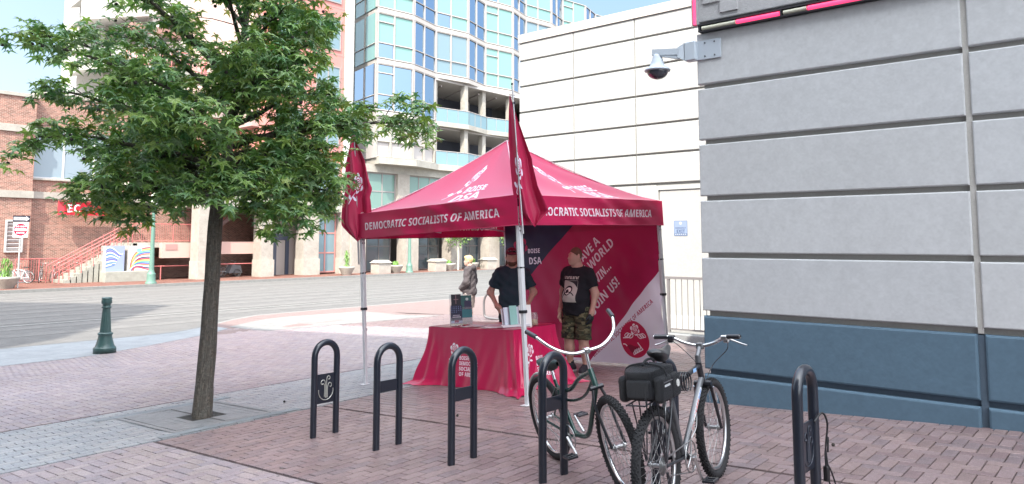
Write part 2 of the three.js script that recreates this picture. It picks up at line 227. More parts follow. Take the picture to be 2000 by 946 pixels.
// ---------------------------------------------------------------- the two rendered walls on the right
// a panel with rounded-off arrises, facing -x, between u0..u1 and y0..y1, front face at x = v
function panel(v, u0, u1, y0, y1, dep, bev) { const g = prism([[u0 + bev, y0 + bev], [u1 - bev, y0 + bev], [u1 - bev, y1 - bev], [u0 + bev, y1 - bev]], dep, bev); g.rotateY(Math.PI / 2); return g.translate(v + bev, 0, 0); }
{
  const wv = 7.54, ch = .6046, y0 = 3.224, gh = .052;
  const g = thing('grey_building', 'light grey stucco building with grooved courses and a blue base', 'building', [wv, 0, -1.4]);
  const grey = mat([.60, .62, .635], { roughness: .9 }, TX.stucco, 3.3, TX.stuccoB, .0011), joint = mat([.42, .41, .38], { roughness: .95 }, TX.stucco, .8);
  const greys = [[.60, .62, .635], [.585, .607, .624], [.612, .63, .642], [.593, .61, .62]].map((c) => mat(c, { roughness: .9 }, TX.stucco, 3.3 , TX.stuccoB, .0011)), jointV = mat([.54, .53, .50], { roughness: .95 }, TX.stucco, .8), blue = mat([.10, .172, .238], { roughness: .75 }, TX.stucco, 3.7, TX.stuccoB, .0016), blueJ = mat([.085, .125, .17], { roughness: .8 }, TX.stucco, .8);
  const dark = mat([.5, .505, .515], { roughness: .9 }, TX.stucco, 1.1, TX.stuccoB, .004);
  part('wall_core', bx(wv + .055, 13.2, .801, 6.0, -9, 3.60), joint, g); part('base_core', bx(wv + .05, 13.2, -.6, .798, -9, 3.605), blueJ, g);
  const us = [3.656, 1.14, -1.375, -3.89, -6.405, -8.92];
  for (let k = 0; k < 5; k++) {
    const a = us[k + 1] + .023, b = us[k] - (k ? .023 : 0);
    for (let i = 0; i < 4; i++) part('panel', panel(wv, a, b, y0 - ch * (i + 1) + gh, y0 - ch * i, .06, .012), greys[(k * 5 + i * 3) % 4], g);
    part('panel', panel(wv, a, b, y0 + gh, 3.835, .06, .012), grey, g);
    part('base_panel', panel(wv, a + .004, b - .004, y0 - ch * 5 + .052, y0 - ch * 4 - .003, .056, .02), blue, g);
    part('base_panel', panel(wv - .012, a + .004, b - .004, -.55, y0 - ch * 5, .068, .02), blue, g);
    if (k) part('joint_strip', bx(wv + .02, wv + .05, .81, 3.83, us[k] - .0225, us[k] + .0225), jointV, g), part('joint_strip', bx(wv + .022, wv + .049, -.5, .795, us[k] - .026, us[k] + .026), blueJ, g);
    // the field above the neon line stands a little proud
    part('upper_panel', panel(wv - .03, a - .01, b + (k ? .01 : -.04), 3.95, 5.4, .09, .012), dark, g); part('upper_panel', panel(wv - .03, a - .01, b + (k ? .01 : -.04), 5.42, 6.0, .09, .012), dark, g);
  }
  part('outline_plate', [panel(wv - .05, 3.16, 3.36, 3.93 + .08, 4.12, .02, .004), panel(wv - .05, 3.36, 3.55, 4.14, 4.3, .02, .004)], dark, g);
  part('roof_slab', bx(wv + .05, 13.2, 6.0, 6.2, -9, 3.6), joint, g);
  // neon strip: a channel with tube sections, partly lit
  const n = thing('neon_sign_strip', 'pink neon tube strip with pale unlit sections on the grey wall edge', 'neon strip', [wv, 3.87, 1.5]);
  const ch0 = mat([.03, .03, .035], { roughness: .5 }), pink = new THREE.MeshStandardMaterial({ color: col(.75, .08, .16), emissive: col(1, .05, .17), emissiveIntensity: .42, roughness: .35 }), cream = mat([.62, .62, .5], { roughness: .4 });
  part('channel', [bx(wv - .07, wv + .03, 3.835, 3.845, -3, 3.60), bx(wv - .075, wv + .03, 3.905, 3.92, -3, 3.60), bx(wv - .02, wv + .03, 3.845, 3.905, -3, 3.60), bx(wv - .07, wv - .02, 3.845, 3.905, 3.575, 3.60), bx(wv - .073, wv - .02, 3.845, 3.905, 2.698, 2.712)], ch0, n);
  const tb = (u0, u1, m, nm) => part(nm, bar(W(wv - .05, 3.874, u0), W(wv - .05, 3.874, u1), .024, .024, 12), m, n);
  tb(3.56, 3.18, cream, 'tube'); tb(3.17, 2.72, pink, 'tube'); tb(2.68, 2.45, cream, 'tube'); tb(2.44, -3, pink, 'tube');
  part('channel', [bx(wv - .08, wv + .02, 3.92, 6.0, 3.605, 3.615), bx(wv - .08, wv + .02, 3.92, 6.0, 3.66, 3.668), bx(wv - .03, wv + .02, 3.92, 6.0, 3.615, 3.66)], mat([.33, .33, .35], { roughness: .6 }), n);
  part('tube', bar(W(wv - .06, 3.93, 3.638), W(wv - .06, 6.0, 3.638), .02, .02, 12), pink, n);
  // security camera on an arm that wraps the corner
  const c = thing('security_camera', 'grey dome security camera on a bracket at the building corner', 'camera', [wv - .02, 3.65, 3.6]);
  const gm = mat([.46, .52, .58], { roughness: .45 }), steelB = mat([.1, .1, .11], { metalness: .8, roughness: .4 });
  part('mount_plate', rbx(.012, .21, .30, .004, wv - .012, 3.645, -3.52), gm, c);
  part('mount_box', mg([rbx(.11, .21, .13, .012, wv - .03, 3.645, -3.70), poly([[W(wv - .085, 3.74, 3.765), W(wv - .085, 3.55, 3.765), W(wv - .11, 3.59, 3.83), W(wv - .11, 3.70, 3.83)], [W(wv + .02, 3.74, 3.765), W(wv - .085, 3.74, 3.765), W(wv - .11, 3.70, 3.83), W(wv - .03, 3.70, 3.83)], [W(wv + .02, 3.55, 3.765), W(wv - .085, 3.55, 3.765), W(wv - .11, 3.59, 3.83), W(wv - .03, 3.59, 3.83)], [W(wv - .11, 3.70, 3.83), W(wv - .11, 3.59, 3.83), W(wv - .03, 3.59, 3.83), W(wv - .03, 3.70, 3.83)], [W(wv + .02, 3.74, 3.765), W(wv + .02, 3.55, 3.765), W(wv - .03, 3.59, 3.83), W(wv - .03, 3.70, 3.83)]])]), gm, c);
  part('arm', [slat(W(wv - .07, 3.655, 3.82), W(wv - .11, 3.685, 4.13), .075, .07), slat(W(wv - .07, 3.60, 3.83), W(wv - .1, 3.655, 4.03), .06, .05)], gm, c);
  const [dx, dy, dz] = [wv - .105, 3.66, -4.08];
  const hood = part('dome_housing', lathe([[.0, 0], [.045, 0], [.05, -.02], [.062, -.06], [.075, -.1], [.082, -.13], [.13, -.16], [.145, -.175], [.14, -.19], [.0, -.19]], 28, dx, dy, dz), gm, c);
  part('dome_window', new THREE.SphereGeometry(.118, 24, 12, 0, Math.PI * 2, Math.PI / 2, Math.PI / 2).scale(1, .78, 1).translate(dx, dy - .19, dz), mat([.03, .035, .05], { roughness: .06, clearcoat: 1 }), c);
  for (const [u, y] of [[3.44, 3.72], [3.44, 3.575], [3.55, 3.72], [3.55, 3.575]]) part('bolt', bar(W(wv - .026, y, u), W(wv - .016, y, u), .008), steelB, c);
}
{
  const wv = 13.5, g = thing('white_building', 'sunlit white panelled building wall with an emergency exit door', 'building', [wv, 0, 5]);
  const wh = mat([.52, .525, .505], { roughness: .85 }, TX.stucco, 1.4, TX.stuccoB, .002), jn = mat([.3, .3, .29], { roughness: .9 }, TX.stucco, .8);
  part('wall_core', bx(wv + .04, 30, -.6, 6.2, -6, 11.01), jn, g);
  part('coping', [bx(wv - .03, 30, 6.2, 6.395, -6, 11.03)], mat([.62, .59, .54], { roughness: .8 }, TX.stucco, 1.2), g);
  const us = [11.01, 9.48, 7.93, 6.38, 4.83, 3.28, 1.73], rows = [6.2, 5.745, 5.14, 4.53, 3.925, 3.32, 2.71];
  for (let k = 0; k < 6; k++) { const a = us[k + 1] + .01, b = us[k] - (k ? .01 : 0); for (let i = 0; i < 6; i++) part('panel', panel(wv, a, b, rows[i + 1] + .042, rows[i] - (i ? 0 : .008), .05, .008), wh, g); }
  part('panel', panel(wv, 9.49, 11.01, -.6, 2.705, .05, .008), wh, g); part('panel', panel(wv, 7.94, 9.47, -.6, 2.705, .05, .008), wh, g); part('panel', panel(wv, 7.5, 7.92, -.6, 2.705, .05, .008), wh, g);
  // recessed doorway field with frame and flush door
  const fr = part('door_frame', [bx(wv - .02, wv + .06, -.12, 2.69, 7.43, 7.49), bx(wv - .02, wv + .06, 2.60, 2.69, 5.6, 7.43), bx(wv - .02, wv + .06, -.12, 2.69, 5.54, 5.6)], wh, g);
  const dr = part('door', bx(wv + .0, wv + .03, -.1, 2.59, 5.62, 7.41), wh, g); part('kick_plate', bx(wv - .004, wv + .0, -.09, .16, 5.66, 7.38), mat([.62, .62, .6], { roughness: .5 }), dr);
  part('panel', panel(wv, 1.73, 5.52, -.6, 2.705, .05, .008), wh, g);
  const s = single('exit_sign', grid(1, 1, (a, b) => W(wv - .006, lerp(1.69, 1.985, b), lerp(7.11, 6.82, a))), mat([1, 1, 1], { roughness: .6, map: canvas(256, 260, (x, w, h) => { x.fillStyle = '#8797b2'; x.fillRect(0, 0, w, h); x.strokeStyle = '#5d7395'; x.lineWidth = 6; x.strokeRect(6, 6, w - 12, h - 12); x.fillStyle = '#b9bfc2'; x.beginPath(); x.arc(w / 2, 44, 26, 0, 7); x.fill(); x.fillStyle = '#34496a'; x.textAlign = 'center'; x.font = 'bold 34px sans-serif'; x.fillText('EMERGENCY', w / 2, 138); x.font = 'bold 76px sans-serif'; x.fillText('EXIT', w / 2, 208); x.fillStyle = '#3d5478'; x.fillRect(12, 218, w - 24, 30); x.fillStyle = '#dfe6ee'; for (let k = 0; k < 6; k++) x.fillRect(22 + k * 37, 228, 26, 10); }) }), 'pale blue exit notice on the white wall door', 'sign');
  // landing, kerb wall and handrail in front of the door
  const ld = thing('landing', 'low concrete landing in front of the white wall', 'landing', [12.4, -.3, 7.5]);
  part('slab', bx(12.15, 13.5, -.7, -.105, 2, 8.7), M.kerb, ld); part('kerb_wall', rbx(.22, .34, 6.9, .02, 12.15, -.18, -5.25), M.concrete, ld);
  const r = thing('guard_railing', 'grey metal guard railing on the landing beside the banner', 'railing', [12.15, -.02, 7.2]); const rm = mat([.30, .29, .29], { roughness: .5, metalness: .4 });
  part('top_rail', slat(W(12.15, .945, 2.2), W(12.15, .945, 8.6), .05, .045), rm, r); part('bottom_rail', slat(W(12.15, .06, 2.2), W(12.15, .06, 8.6), .035, .03), rm, r);
  for (let u = 2.4; u < 8.5; u += .114) part('baluster', bar(W(12.15, .06, u), W(12.15, .93, u), .0075, .0075, 6), rm, r);
  for (const u of [2.9, 4.7, 6.53, 8.33]) part('post', bx(12.128, 12.172, -.02, .925, u - .022, u + .022), rm, r);
  const cupg = thing('paper_cup', 'small pale cup left on the railing kerb by the grey wall', 'cup', [12.12, -.01, 6.77]); part('wall', lathe([[.035, 0], [.045, .11], [.042, .11], [.033, .004]], 16, 12.12, -.01, -6.77), mat([.6, .62, .48], { roughness: .6 }), cupg); part('band', lathe([[.0385, .03], [.0425, .075]], 16, 12.12, -.01, -6.77), mat([.25, .3, .12], {}), cupg);
}
{ // buildings behind the camera that shade the plaza and show in the glass opposite
  const wm = mat([.46, .43, .40], { roughness: .9 }, TX.stucco, 4), gm = mat([.06, .08, .1], { roughness: .08, clearcoat: 1 });
  const a = thing('office_block', 'tall pale office block behind the viewer that shades the plaza', 'building', [-15, -1, -2]);
  part('wall', bx(-22, -9, -1.6, 26.9, -14, 9.2), wm, a); for (let f = 0; f < 5; f++) part('window_band', [bx(-9.001, -8.93, 1 + f * 3.8, 3 + f * 3.8, -13, 8.2)], gm, a); 
  const b = thing('corner_tower', 'angled stone tower behind the viewer at the street corner', 'building', [-18, -1, 18]);
  const gp = prism([[-8, 16.65], [-16, 31.4], [-30, 23], [-24, 9.25], [-14.5, 9.25]], 30.6).rotateX(-Math.PI / 2).translate(0, -1.6, 0); part('wall', gp, wm, b);
  const d = V(-8, 0, -14.8).normalize(), nrm = V(14.8, 0, -8).normalize(); for (let f = 0; f < 5; f++) for (let k = 0; k < 5; k++) { const c = W(-8, 3.2 + f * 3.9, 16.65).addScaledVector(d, 2 + k * 3.1).addScaledVector(nrm, .02); part('window', box(2.1, 2.1, .06, c.x, c.y, c.z, Math.atan2(nrm.x, nrm.z)), gm, b); }
}

// ---------------------------------------------------------------- across the street
const SW = -.78;      // far pavement level
struct('far_pavement', [bx(-60, 200, -1.5, SW, 42.35, 47), bx(-60, 200, -1.5, SW - .001, 47, 75)], M.farPave);
struct('far_kerb', bx(-60, 200, -1.2, SW + .004, 42.1, 42.346), M.kerb);
const red = mat([.5, .15, .14], { roughness: .5 }), coral = mat([.62, .245, .215], { roughness: .7 }, TX.stucco, 3), stone = mat([.50, .45, .39], { roughness: .85 }, TX.concrete, 2), cream = mat([.50, .47, .41], { roughness: .85 }, TX.concrete, 2.5), white = mat([.56, .55, .52], { roughness: .85 }, TX.stucco, 3);
const brickM = mat([.70, .69, .68], { roughness: .9 }, TX.brick, 1.76), glassD = mat([.035, .05, .06], { roughness: .05, clearcoat: 1, clearcoatRoughness: .02 }), frameM = mat([.30, .27, .26], { roughness: .6 }), frameW = mat([.6, .6, .6], { roughness: .5 });
const mint = mat([.17, .34, .29], { roughness: .25, clearcoat: 1, clearcoatRoughness: .03 }), skyGlass = mat([.34, .45, .55], { metalness: 1, roughness: .04 }), dimGlass = mat([.16, .24, .27], { roughness: .08, clearcoat: 1 });
function railing(parent, pts, h, m, closed, post = 1.4) { // pts: world Vector3 along the deck edge
  const top = [], bal = []; for (let i = 0; i + 1 < pts.length; i++) { const a = pts[i], b = pts[i + 1], n = Math.max(1, Math.round(a.distanceTo(b) / .13)); const up = (p, y) => p.clone().setY(p.y + y); top.push(bar(up(a, h), up(b, h), .03, .03, 6), bar(up(a, .1), up(b, .1), .022, .022, 6), bar(up(a, 0), up(a, h), .03, .03, 6)); for (let k = 1; k < n; k++) { const c = a.clone().lerp(b, k / n); bal.push(bar(up(c, .1), up(c, h), .011, .011, 4)); } if (i + 2 === pts.length) top.push(bar(up(b, 0), up(b, h), .03, .03, 6)); }
  const r = part('rail', top, m, parent); if (bal.length) part('balusters', bal, m, r, { kind: 'stuff' }); return r;
}
function windowAt(parent, v0, v1, y0, y1, u, glass, fm, cols = 1, rows = 1, fw = .09) { // facing the street (-u), frame proud of the pane
  const f = part('window_frame', [bx(v0, v0 + fw, y0, y1, u - .06, u + .06), bx(v1 - fw, v1, y0, y1, u - .06, u + .06), bx(v0 + fw, v1 - fw, y0, y0 + fw, u - .06, u + .06), bx(v0 + fw, v1 - fw, y1 - fw, y1, u - .06, u + .06), ...Array.from({ length: cols - 1 }, (_, k) => { const c = lerp(v0, v1, (k + 1) / cols); return bx(c - fw / 2, c + fw / 2, y0 + fw, y1 - fw, u - .05, u + .05); }), ...Array.from({ length: rows - 1 }, (_, k) => { const c = lerp(y0, y1, (k + 1) / rows); return bx(v0 + fw, v1 - fw, c - fw / 2, c + fw / 2, u - .045, u + .045); })], fm, parent);
  for (let i = 0; i < cols; i++) for (let j = 0; j < rows; j++) part('pane', bx(lerp(v0, v1, i / cols) + fw / 2, lerp(v0, v1, (i + 1) / cols) - fw / 2, lerp(y0, y1, j / rows) + fw / 2, lerp(y0, y1, (j + 1) / rows) - fw / 2, u - .012, u + .012), glass, f); return f;
}
{ // ---- brick building with the stair court
  const b = thing('brick_building', 'red brick building with stone bands and a wide upper window', 'building', [15, SW, 52]);
  part('wall', bx(-30, 15.74, -.08, 9.97, 49.5, 60), brickM, b); part('base', bx(-30, 15.79, SW - .3, -.1, 49.45, 60), M.concrete, b);
  part('stone_band', bx(-30, 15.79, 4.08, 4.48, 49.4, 60), cream, b); part('stone_band', bx(-30, 15.79, 7.89, 8.3, 49.4, 60), cream, b); part('coping', bx(-30, 15.84, 9.97, 10.17, 49.4, 60), cream, b);
  part('wall', bx(15.74, 31, SW - .3, 4.1, 50, 60), brickM, b); part('stone_band', bx(15.79, 31, 4.1, 4.5, 49.9, 60), cream, b);
  part('wall', bx(15.74, 31, 4.5, 5.3, 50, 60), brickM, b); part('wall', bx(15.74, 31, 8.27, 10.3, 50, 60), brickM, b); part('wall', bx(21.05, 31, 5.3, 8.27, 50, 60), brickM, b); part('coping', bx(15.84, 31, 10.3, 10.5, 49.9, 60), cream, b);
  windowAt(b, 15.79, 21.05, 5.3, 8.27, 50.2, mat([.22, .28, .32], { roughness: .05, clearcoat: 1 }), frameW, 3, 1, .1); part('sill', bx(15.8, 21.1, 5.2, 5.3, 49.85, 50.1), cream, b); part('room_wall', bx(15.79, 21.05, 5.3, 8.27, 51.2, 51.4), mat([.4, .4, .38], {}), b);
  const lv = part('wall_vent', [bx(14.45, 15.35, .95, 1.05, 49.35, 49.5), bx(14.45, 15.35, 2.7, 2.8, 49.35, 49.5), bx(14.45, 14.53, 1.05, 2.7, 49.35, 49.5), bx(15.27, 15.35, 1.05, 2.7, 49.35, 49.5)], mat([.45, .45, .44], { roughness: .6 }), b); for (let k = 0; k < 7; k++) part('louvre', box(.74, .16, .03, 14.9, 1.17 + k * .23, -49.43, 0, .6), mat([.5, .5, .5], { roughness: .5 }), lv);
  part('base_vent', bx(14.95, 15.5, -.6, -.2, 49.4, 49.449), mat([.42, .42, .4], {}), b);
  const sg = thing('shop_sign', 'red sign with white letters over the brick court', 'sign', [18.5, 3.5, 49.3]); part('board', bx(17.1, 20.4, 3.15, 3.95, 49.2, 49.4), mat([.62, .05, .07], { roughness: .5 }), sg);
  part('lettering', grid(1, 1, (s, t) => W(lerp(17.4, 20.2, s), lerp(3.2, 3.9, t), 49.19)), mat([1, 1, 1], { roughness: .5, map: canvas(512, 128, (x, w, h) => { x.fillStyle = '#c8152c'; x.fillRect(0, 0, w, h); x.fillStyle = '#fff'; x.font = 'bold 120px sans-serif'; x.fillText('EC', 20, 108); }) }), sg);
  part('louvre_shade', Array.from({ length: 9 }, (_, k) => prism([[17 + k * .45, 0], [17.42 + k * .45, 0], [17.21 + k * .45, -.5]], .03).rotateX(-Math.PI / 2).translate(0, 3.98, -49.2)), red, sg);
}
{ // ---- white parking garage behind, with sloped decks and balconies
  const b = thing('parking_garage', 'white concrete parking garage with sloped decks behind the brick building', 'building', [25, 9, 58]);
  part('stair_tower', bx(21.2, 23, 9.7, 26, 58.9, 62), white, b);
  const sl = (v0, v1, ya, yb, h, u) => poly([[W(v0, ya, u), W(v1, yb, u), W(v1, yb + h, u), W(v0, ya + h, u)], [W(v0, ya + h, u), W(v1, yb + h, u), W(v1, yb + h, u + 3), W(v0 + .3, ya + h, u + 3)], [W(v0, ya, u), W(v1, yb, u), W(v1, yb, u + 3), W(v0 + .3, ya, u + 3)]]);
  part('ramp_deck', sl(20.2, 29, 10.2, 12.4, 1.5, 56), white, b); part('ramp_deck', sl(20.2, 29, 13.4, 15.9, 1.5, 56), white, b); part('ramp_deck', sl(20.2, 29, 17, 19.5, 1.5, 56), white, b); part('ramp_deck', sl(20.2, 29, 20.4, 22.9, 1.5, 56), white, b);
  part('deck_shade_wall', bx(21.4, 29, 9.6, 26, 59.1, 59.4), mat([.4, .38, .35], {}), b); part('column', bx(25.3, 25.8, 9.7, 26, 56.2, 57), white, b); part('soffit_beam', bx(23.4, 27, 16.95, 17.4, 55.2, 55.9), mat([.28, .16, .14], {}), b);
  part('core_wall', bx(28, 35.0, 9.5, 26, 46.6, 60), mat([.5, .36, .33], { roughness: .8 }, TX.stucco, 3), b);
  for (const [y, v] of [[12.0, 22.6], [4.75, 22.0], [19.2, 22.6]]) {
    const arc = [], N = 14; for (let k = 0; k <= N; k++) { const a = Math.PI * k / N; arc.push([v - 2.6 * Math.cos(a), 47.9 - 1.9 * Math.sin(a)]); }
    const s = part('balcony_slab', prism(arc.map(([x, u]) => [x, u]), .38).rotateX(-Math.PI / 2).translate(0, y, 0), cream, b); railing(b, arc.map(([x, u]) => W(x * .98 + v * .02, y + .38, u + .05)), 1.1, red);
  }
}
{ // ---- stairs, raised walk, railings and mural
  const st = thing('front_staircase', 'concrete stairs with red railings rising beside the painted panels', 'staircase', [17.5, SW, 47.3]); const cc = mat([.44, .44, .38], { roughness: .85 }, TX.concrete, 1.5);
  for (let k = 0; k < 13; k++) part('step', bx(16.7 + k * .3, 17.05 + k * .3, SW, SW + .172 * (k + 1), 46.7, 48.6), cc, st);
  const rl = (u) => { const a = W(16.6, SW, u), b = W(20.4, SW + 2.25, u); const t = [bar(W(16.4, SW + .95, u), W(20.4, SW + 3.2, u), .03, .03, 6), bar(W(16.5, SW + .55, u), W(20.4, SW + 2.8, u), .022, .022, 6), bar(W(16.4, SW, u), W(16.4, SW + .95, u), .03, .03, 6)]; for (let k = 0; k < 6; k++) { const p = a.clone().lerp(b, (k + .5) / 6); t.push(bar(p, p.clone().setY(p.y + 1.1), .022, .022, 6)); } part('hand_rail', t, red, st); };
  rl(46.66); rl(47.6); rl(48.62);
  const wk = thing('raised_walkway', 'raised concrete walkway with red railing over the open parking bay', 'walkway', [22.5, SW, 48]);
  part('deck', bx(20.4, 24.9, 1.2, 1.5, 46.7, 50), cream, wk); part('fascia', bx(22.0, 25.1, .55, 1.45, 46.3, 46.69), mat([.52, .36, .31], { roughness: .8 }), wk); part('fascia_plate', bx(22.2, 22.95, 1.05, 1.4, 46.27, 46.3), mat([.4, .22, .2], {}), wk); part('fascia', bx(25.3, 28.2, .75, 1.55, 46.2, 46.6), mat([.52, .34, .29], { roughness: .8 }), wk);
  railing(wk, [W(20.4, 1.5, 46.8), W(21.6, 1.5, 46.8), W(22.9, 1.5, 46.8), W(24.8, 1.5, 46.8)], 1.15, red); part('dark_post', [bx(20.3, 20.75, SW, 1.2, 47.2, 47.6), bx(21.2, 21.5, SW, 1.2, 47.4, 47.9)], frameM, wk);
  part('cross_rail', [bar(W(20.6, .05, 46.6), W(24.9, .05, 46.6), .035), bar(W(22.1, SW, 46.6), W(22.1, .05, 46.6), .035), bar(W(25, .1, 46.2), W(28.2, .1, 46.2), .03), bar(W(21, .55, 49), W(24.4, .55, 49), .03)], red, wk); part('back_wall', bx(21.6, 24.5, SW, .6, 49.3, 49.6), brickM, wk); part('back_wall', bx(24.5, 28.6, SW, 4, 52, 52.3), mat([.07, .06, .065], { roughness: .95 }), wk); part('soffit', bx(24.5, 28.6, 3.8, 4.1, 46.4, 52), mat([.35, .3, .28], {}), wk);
  const fence = thing('red_fence', 'low red metal fence panel behind the parked bicycles', 'fence', [16, SW, 48.5]); railing(fence, [W(14.9, SW, 48.9), W(16.1, SW, 48.9), W(17.2, SW, 48.9), W(18.6, SW, 48.9)], 1.35, red);
  const upst = thing('upper_stairway', 'red railed stairway climbing inside the dark garage bay', 'staircase', [27, 2, 48.6]); part('stringer', slat(W(25.6, 1.8, 48.4), W(28.2, 3.6, 48.4), .3, .25), mat([.3, .2, .19], {}), upst); railing(upst, [W(25.6, 1.95, 48.3), W(28.2, 3.75, 48.3)], 1.0, red);
  const dst = thing('lower_stairway', 'dark railed stairway down inside the open garage bay', 'staircase', [26, 0, 49]); part('stringer', slat(W(25, .7, 49), W(27, -.6, 49), .3, .2), frameM, dst); railing(dst, [W(25, .8, 48.8), W(27, -.5, 48.8)], .9, mat([.25, .08, .09], {}));
  const pl = thing('planter_wall', 'low concrete planter wall under the painted panels', 'planter wall', [20, SW, 46.4]); part('wall', rbx(2.75, .62, .8, .03, 19.95, SW + .29, -46.35), cc, pl);
  const art = (kind) => canvas(512, 400, (x, w, h) => { x.fillStyle = kind ? '#c9c4bb' : '#8e9ad0'; x.fillRect(0, 0, w, h); x.lineCap = 'round'; const cs = kind ? ['#d23b4e', '#e8c85a', '#57b59a', '#3f62b0', '#d86a4a', '#f1ece0', '#2d3a66'] : ['#e9edf8', '#4467bd', '#5a3f9e', '#e9edf8', '#3b7bc8']; for (let k = 0; k < (kind ? 15 : 12); k++) { x.strokeStyle = cs[k % cs.length]; x.lineWidth = kind ? 20 : 13; x.beginPath(); const o = k * 26; if (kind) { x.moveTo(40 + (k % 4) * 30, h); x.bezierCurveTo(60 + o * .3, h - 260 + o * .4, 180 + o * .4, 20 + o, w + 40, 30 + o); } else { x.moveTo(-20, 60 + o); x.bezierCurveTo(160, -80 + o * 1.4, 380, 200 + o * .3, w * .9 - o, 120 + o * .6); } x.stroke(); } if (kind) { x.fillStyle = '#7db5dc'; x.fillRect(190, 40, 110, 62); } });
  for (const [k, v0, v1] of [[0, 18.68, 19.75], [1, 19.95, 21.3]]) { const p = thing('mural_panel', k ? 'painted utility box with rainbow ribbon swirls' : 'painted utility box with blue and violet swirls', 'mural', [(v0 + v1) / 2, -.18, 46.3]); part('box', bx(v0, v1, -.18, 1.32, 46.26, 46.9), mat([.4, .38, .36], {}), p); part('painting', grid(1, 1, (s, t) => W(lerp(v0 + .02, v1 - .02, s), lerp(-.16, 1.3, t), 46.245)), mat([1, 1, 1], { roughness: .6, map: art(k) }), p); }
}
{ // ---- coral building: stone piers, panels and windows
  const b = thing('coral_building', 'coral panelled building on pale stone piers across the street', 'building', [31, SW, 45.5]);
  part('wall', bx(28.6, 35.0, 3.9, 26, 45.6, 56), coral, b);
  for (const [v0, v1] of [[23.75, 24.7], [28.15, 29.05], [31.5, 32.75], [34.75, 36.5]]) part('pier', bx(v0, v1, SW - .2, 4.6, 45.2, 46.2), stone, b);
  for (const [v0, v1] of [[23.7, 24.75], [28.1, 29.1], [31.45, 32.8], [34.7, 36.55]]) part('pier_base', bx(v0, v1, SW - .2, .35, 45.1, 46.2), mat([.55, .51, .44], { roughness: .9 }, TX.concrete, 2), b);
  part('lintel', bx(23.7, 36.5, 3.7, 4.6, 45.3, 46), cream, b);
  for (const y of [5.0, 8.6, 12.2, 15.8, 19.4]) { windowAt(b, 32.45, 34.6, y, y + 2.35, 45.58, dimGlass, frameM, 2, 1, .08); windowAt(b, 29.2, 31.4, y, y + 2.35, 45.58, dimGlass, frameM, 2, 1, .08); part('panel_joint', [bx(31.7, 31.73, y - 1.2, y + 2.4, 45.585, 45.61), bx(34.75, 34.78, y - 1.2, y + 2.4, 45.585, 45.61), bx(28.6, 35.0, y - .36, y - .33, 45.585, 45.61)], frameM, b); }
  part('entry_wall', bx(29.0, 33.4, SW, 3.8, 47.2, 47.4), mat([.40, .33, .30], { roughness: .8 }), b); part('entry_base', bx(29.0, 30.2, SW, .3, 47.1, 47.19), mat([.45, .43, .4], {}), b); const d = part('door', bx(30.5, 31.2, SW, 1.65, 47.05, 47.18), mat([.36, .32, .30], { roughness: .5, metalness: .3 }), b); part('door_frame', [bx(30.15, 30.48, SW, 2.1, 47.0, 47.18), bx(31.22, 31.5, SW, 2.1, 47.0, 47.18), bx(30.48, 31.22, 1.67, 2.1, 47.0, 47.18)], mat([.06, .07, .1], { roughness: .4 }), b); part('wall_phone', bx(29.55, 29.95, .9, 1.7, 47.0, 47.19), mat([.7, .7, .68], {}), b);
  windowAt(b, 32.8, 34.7, SW + .1, 3.6, 45.9, dimGlass, mat([.45, .2, .18], {}), 2, 3, .1);
  part('floor_slab', bx(28.6, 36.5, 3.5, 3.7, 46, 56), cream, b); part('back_wall', bx(29.05, 36.5, SW, 3.5, 55, 55.2), mat([.2, .18, .17], {}), b);
}
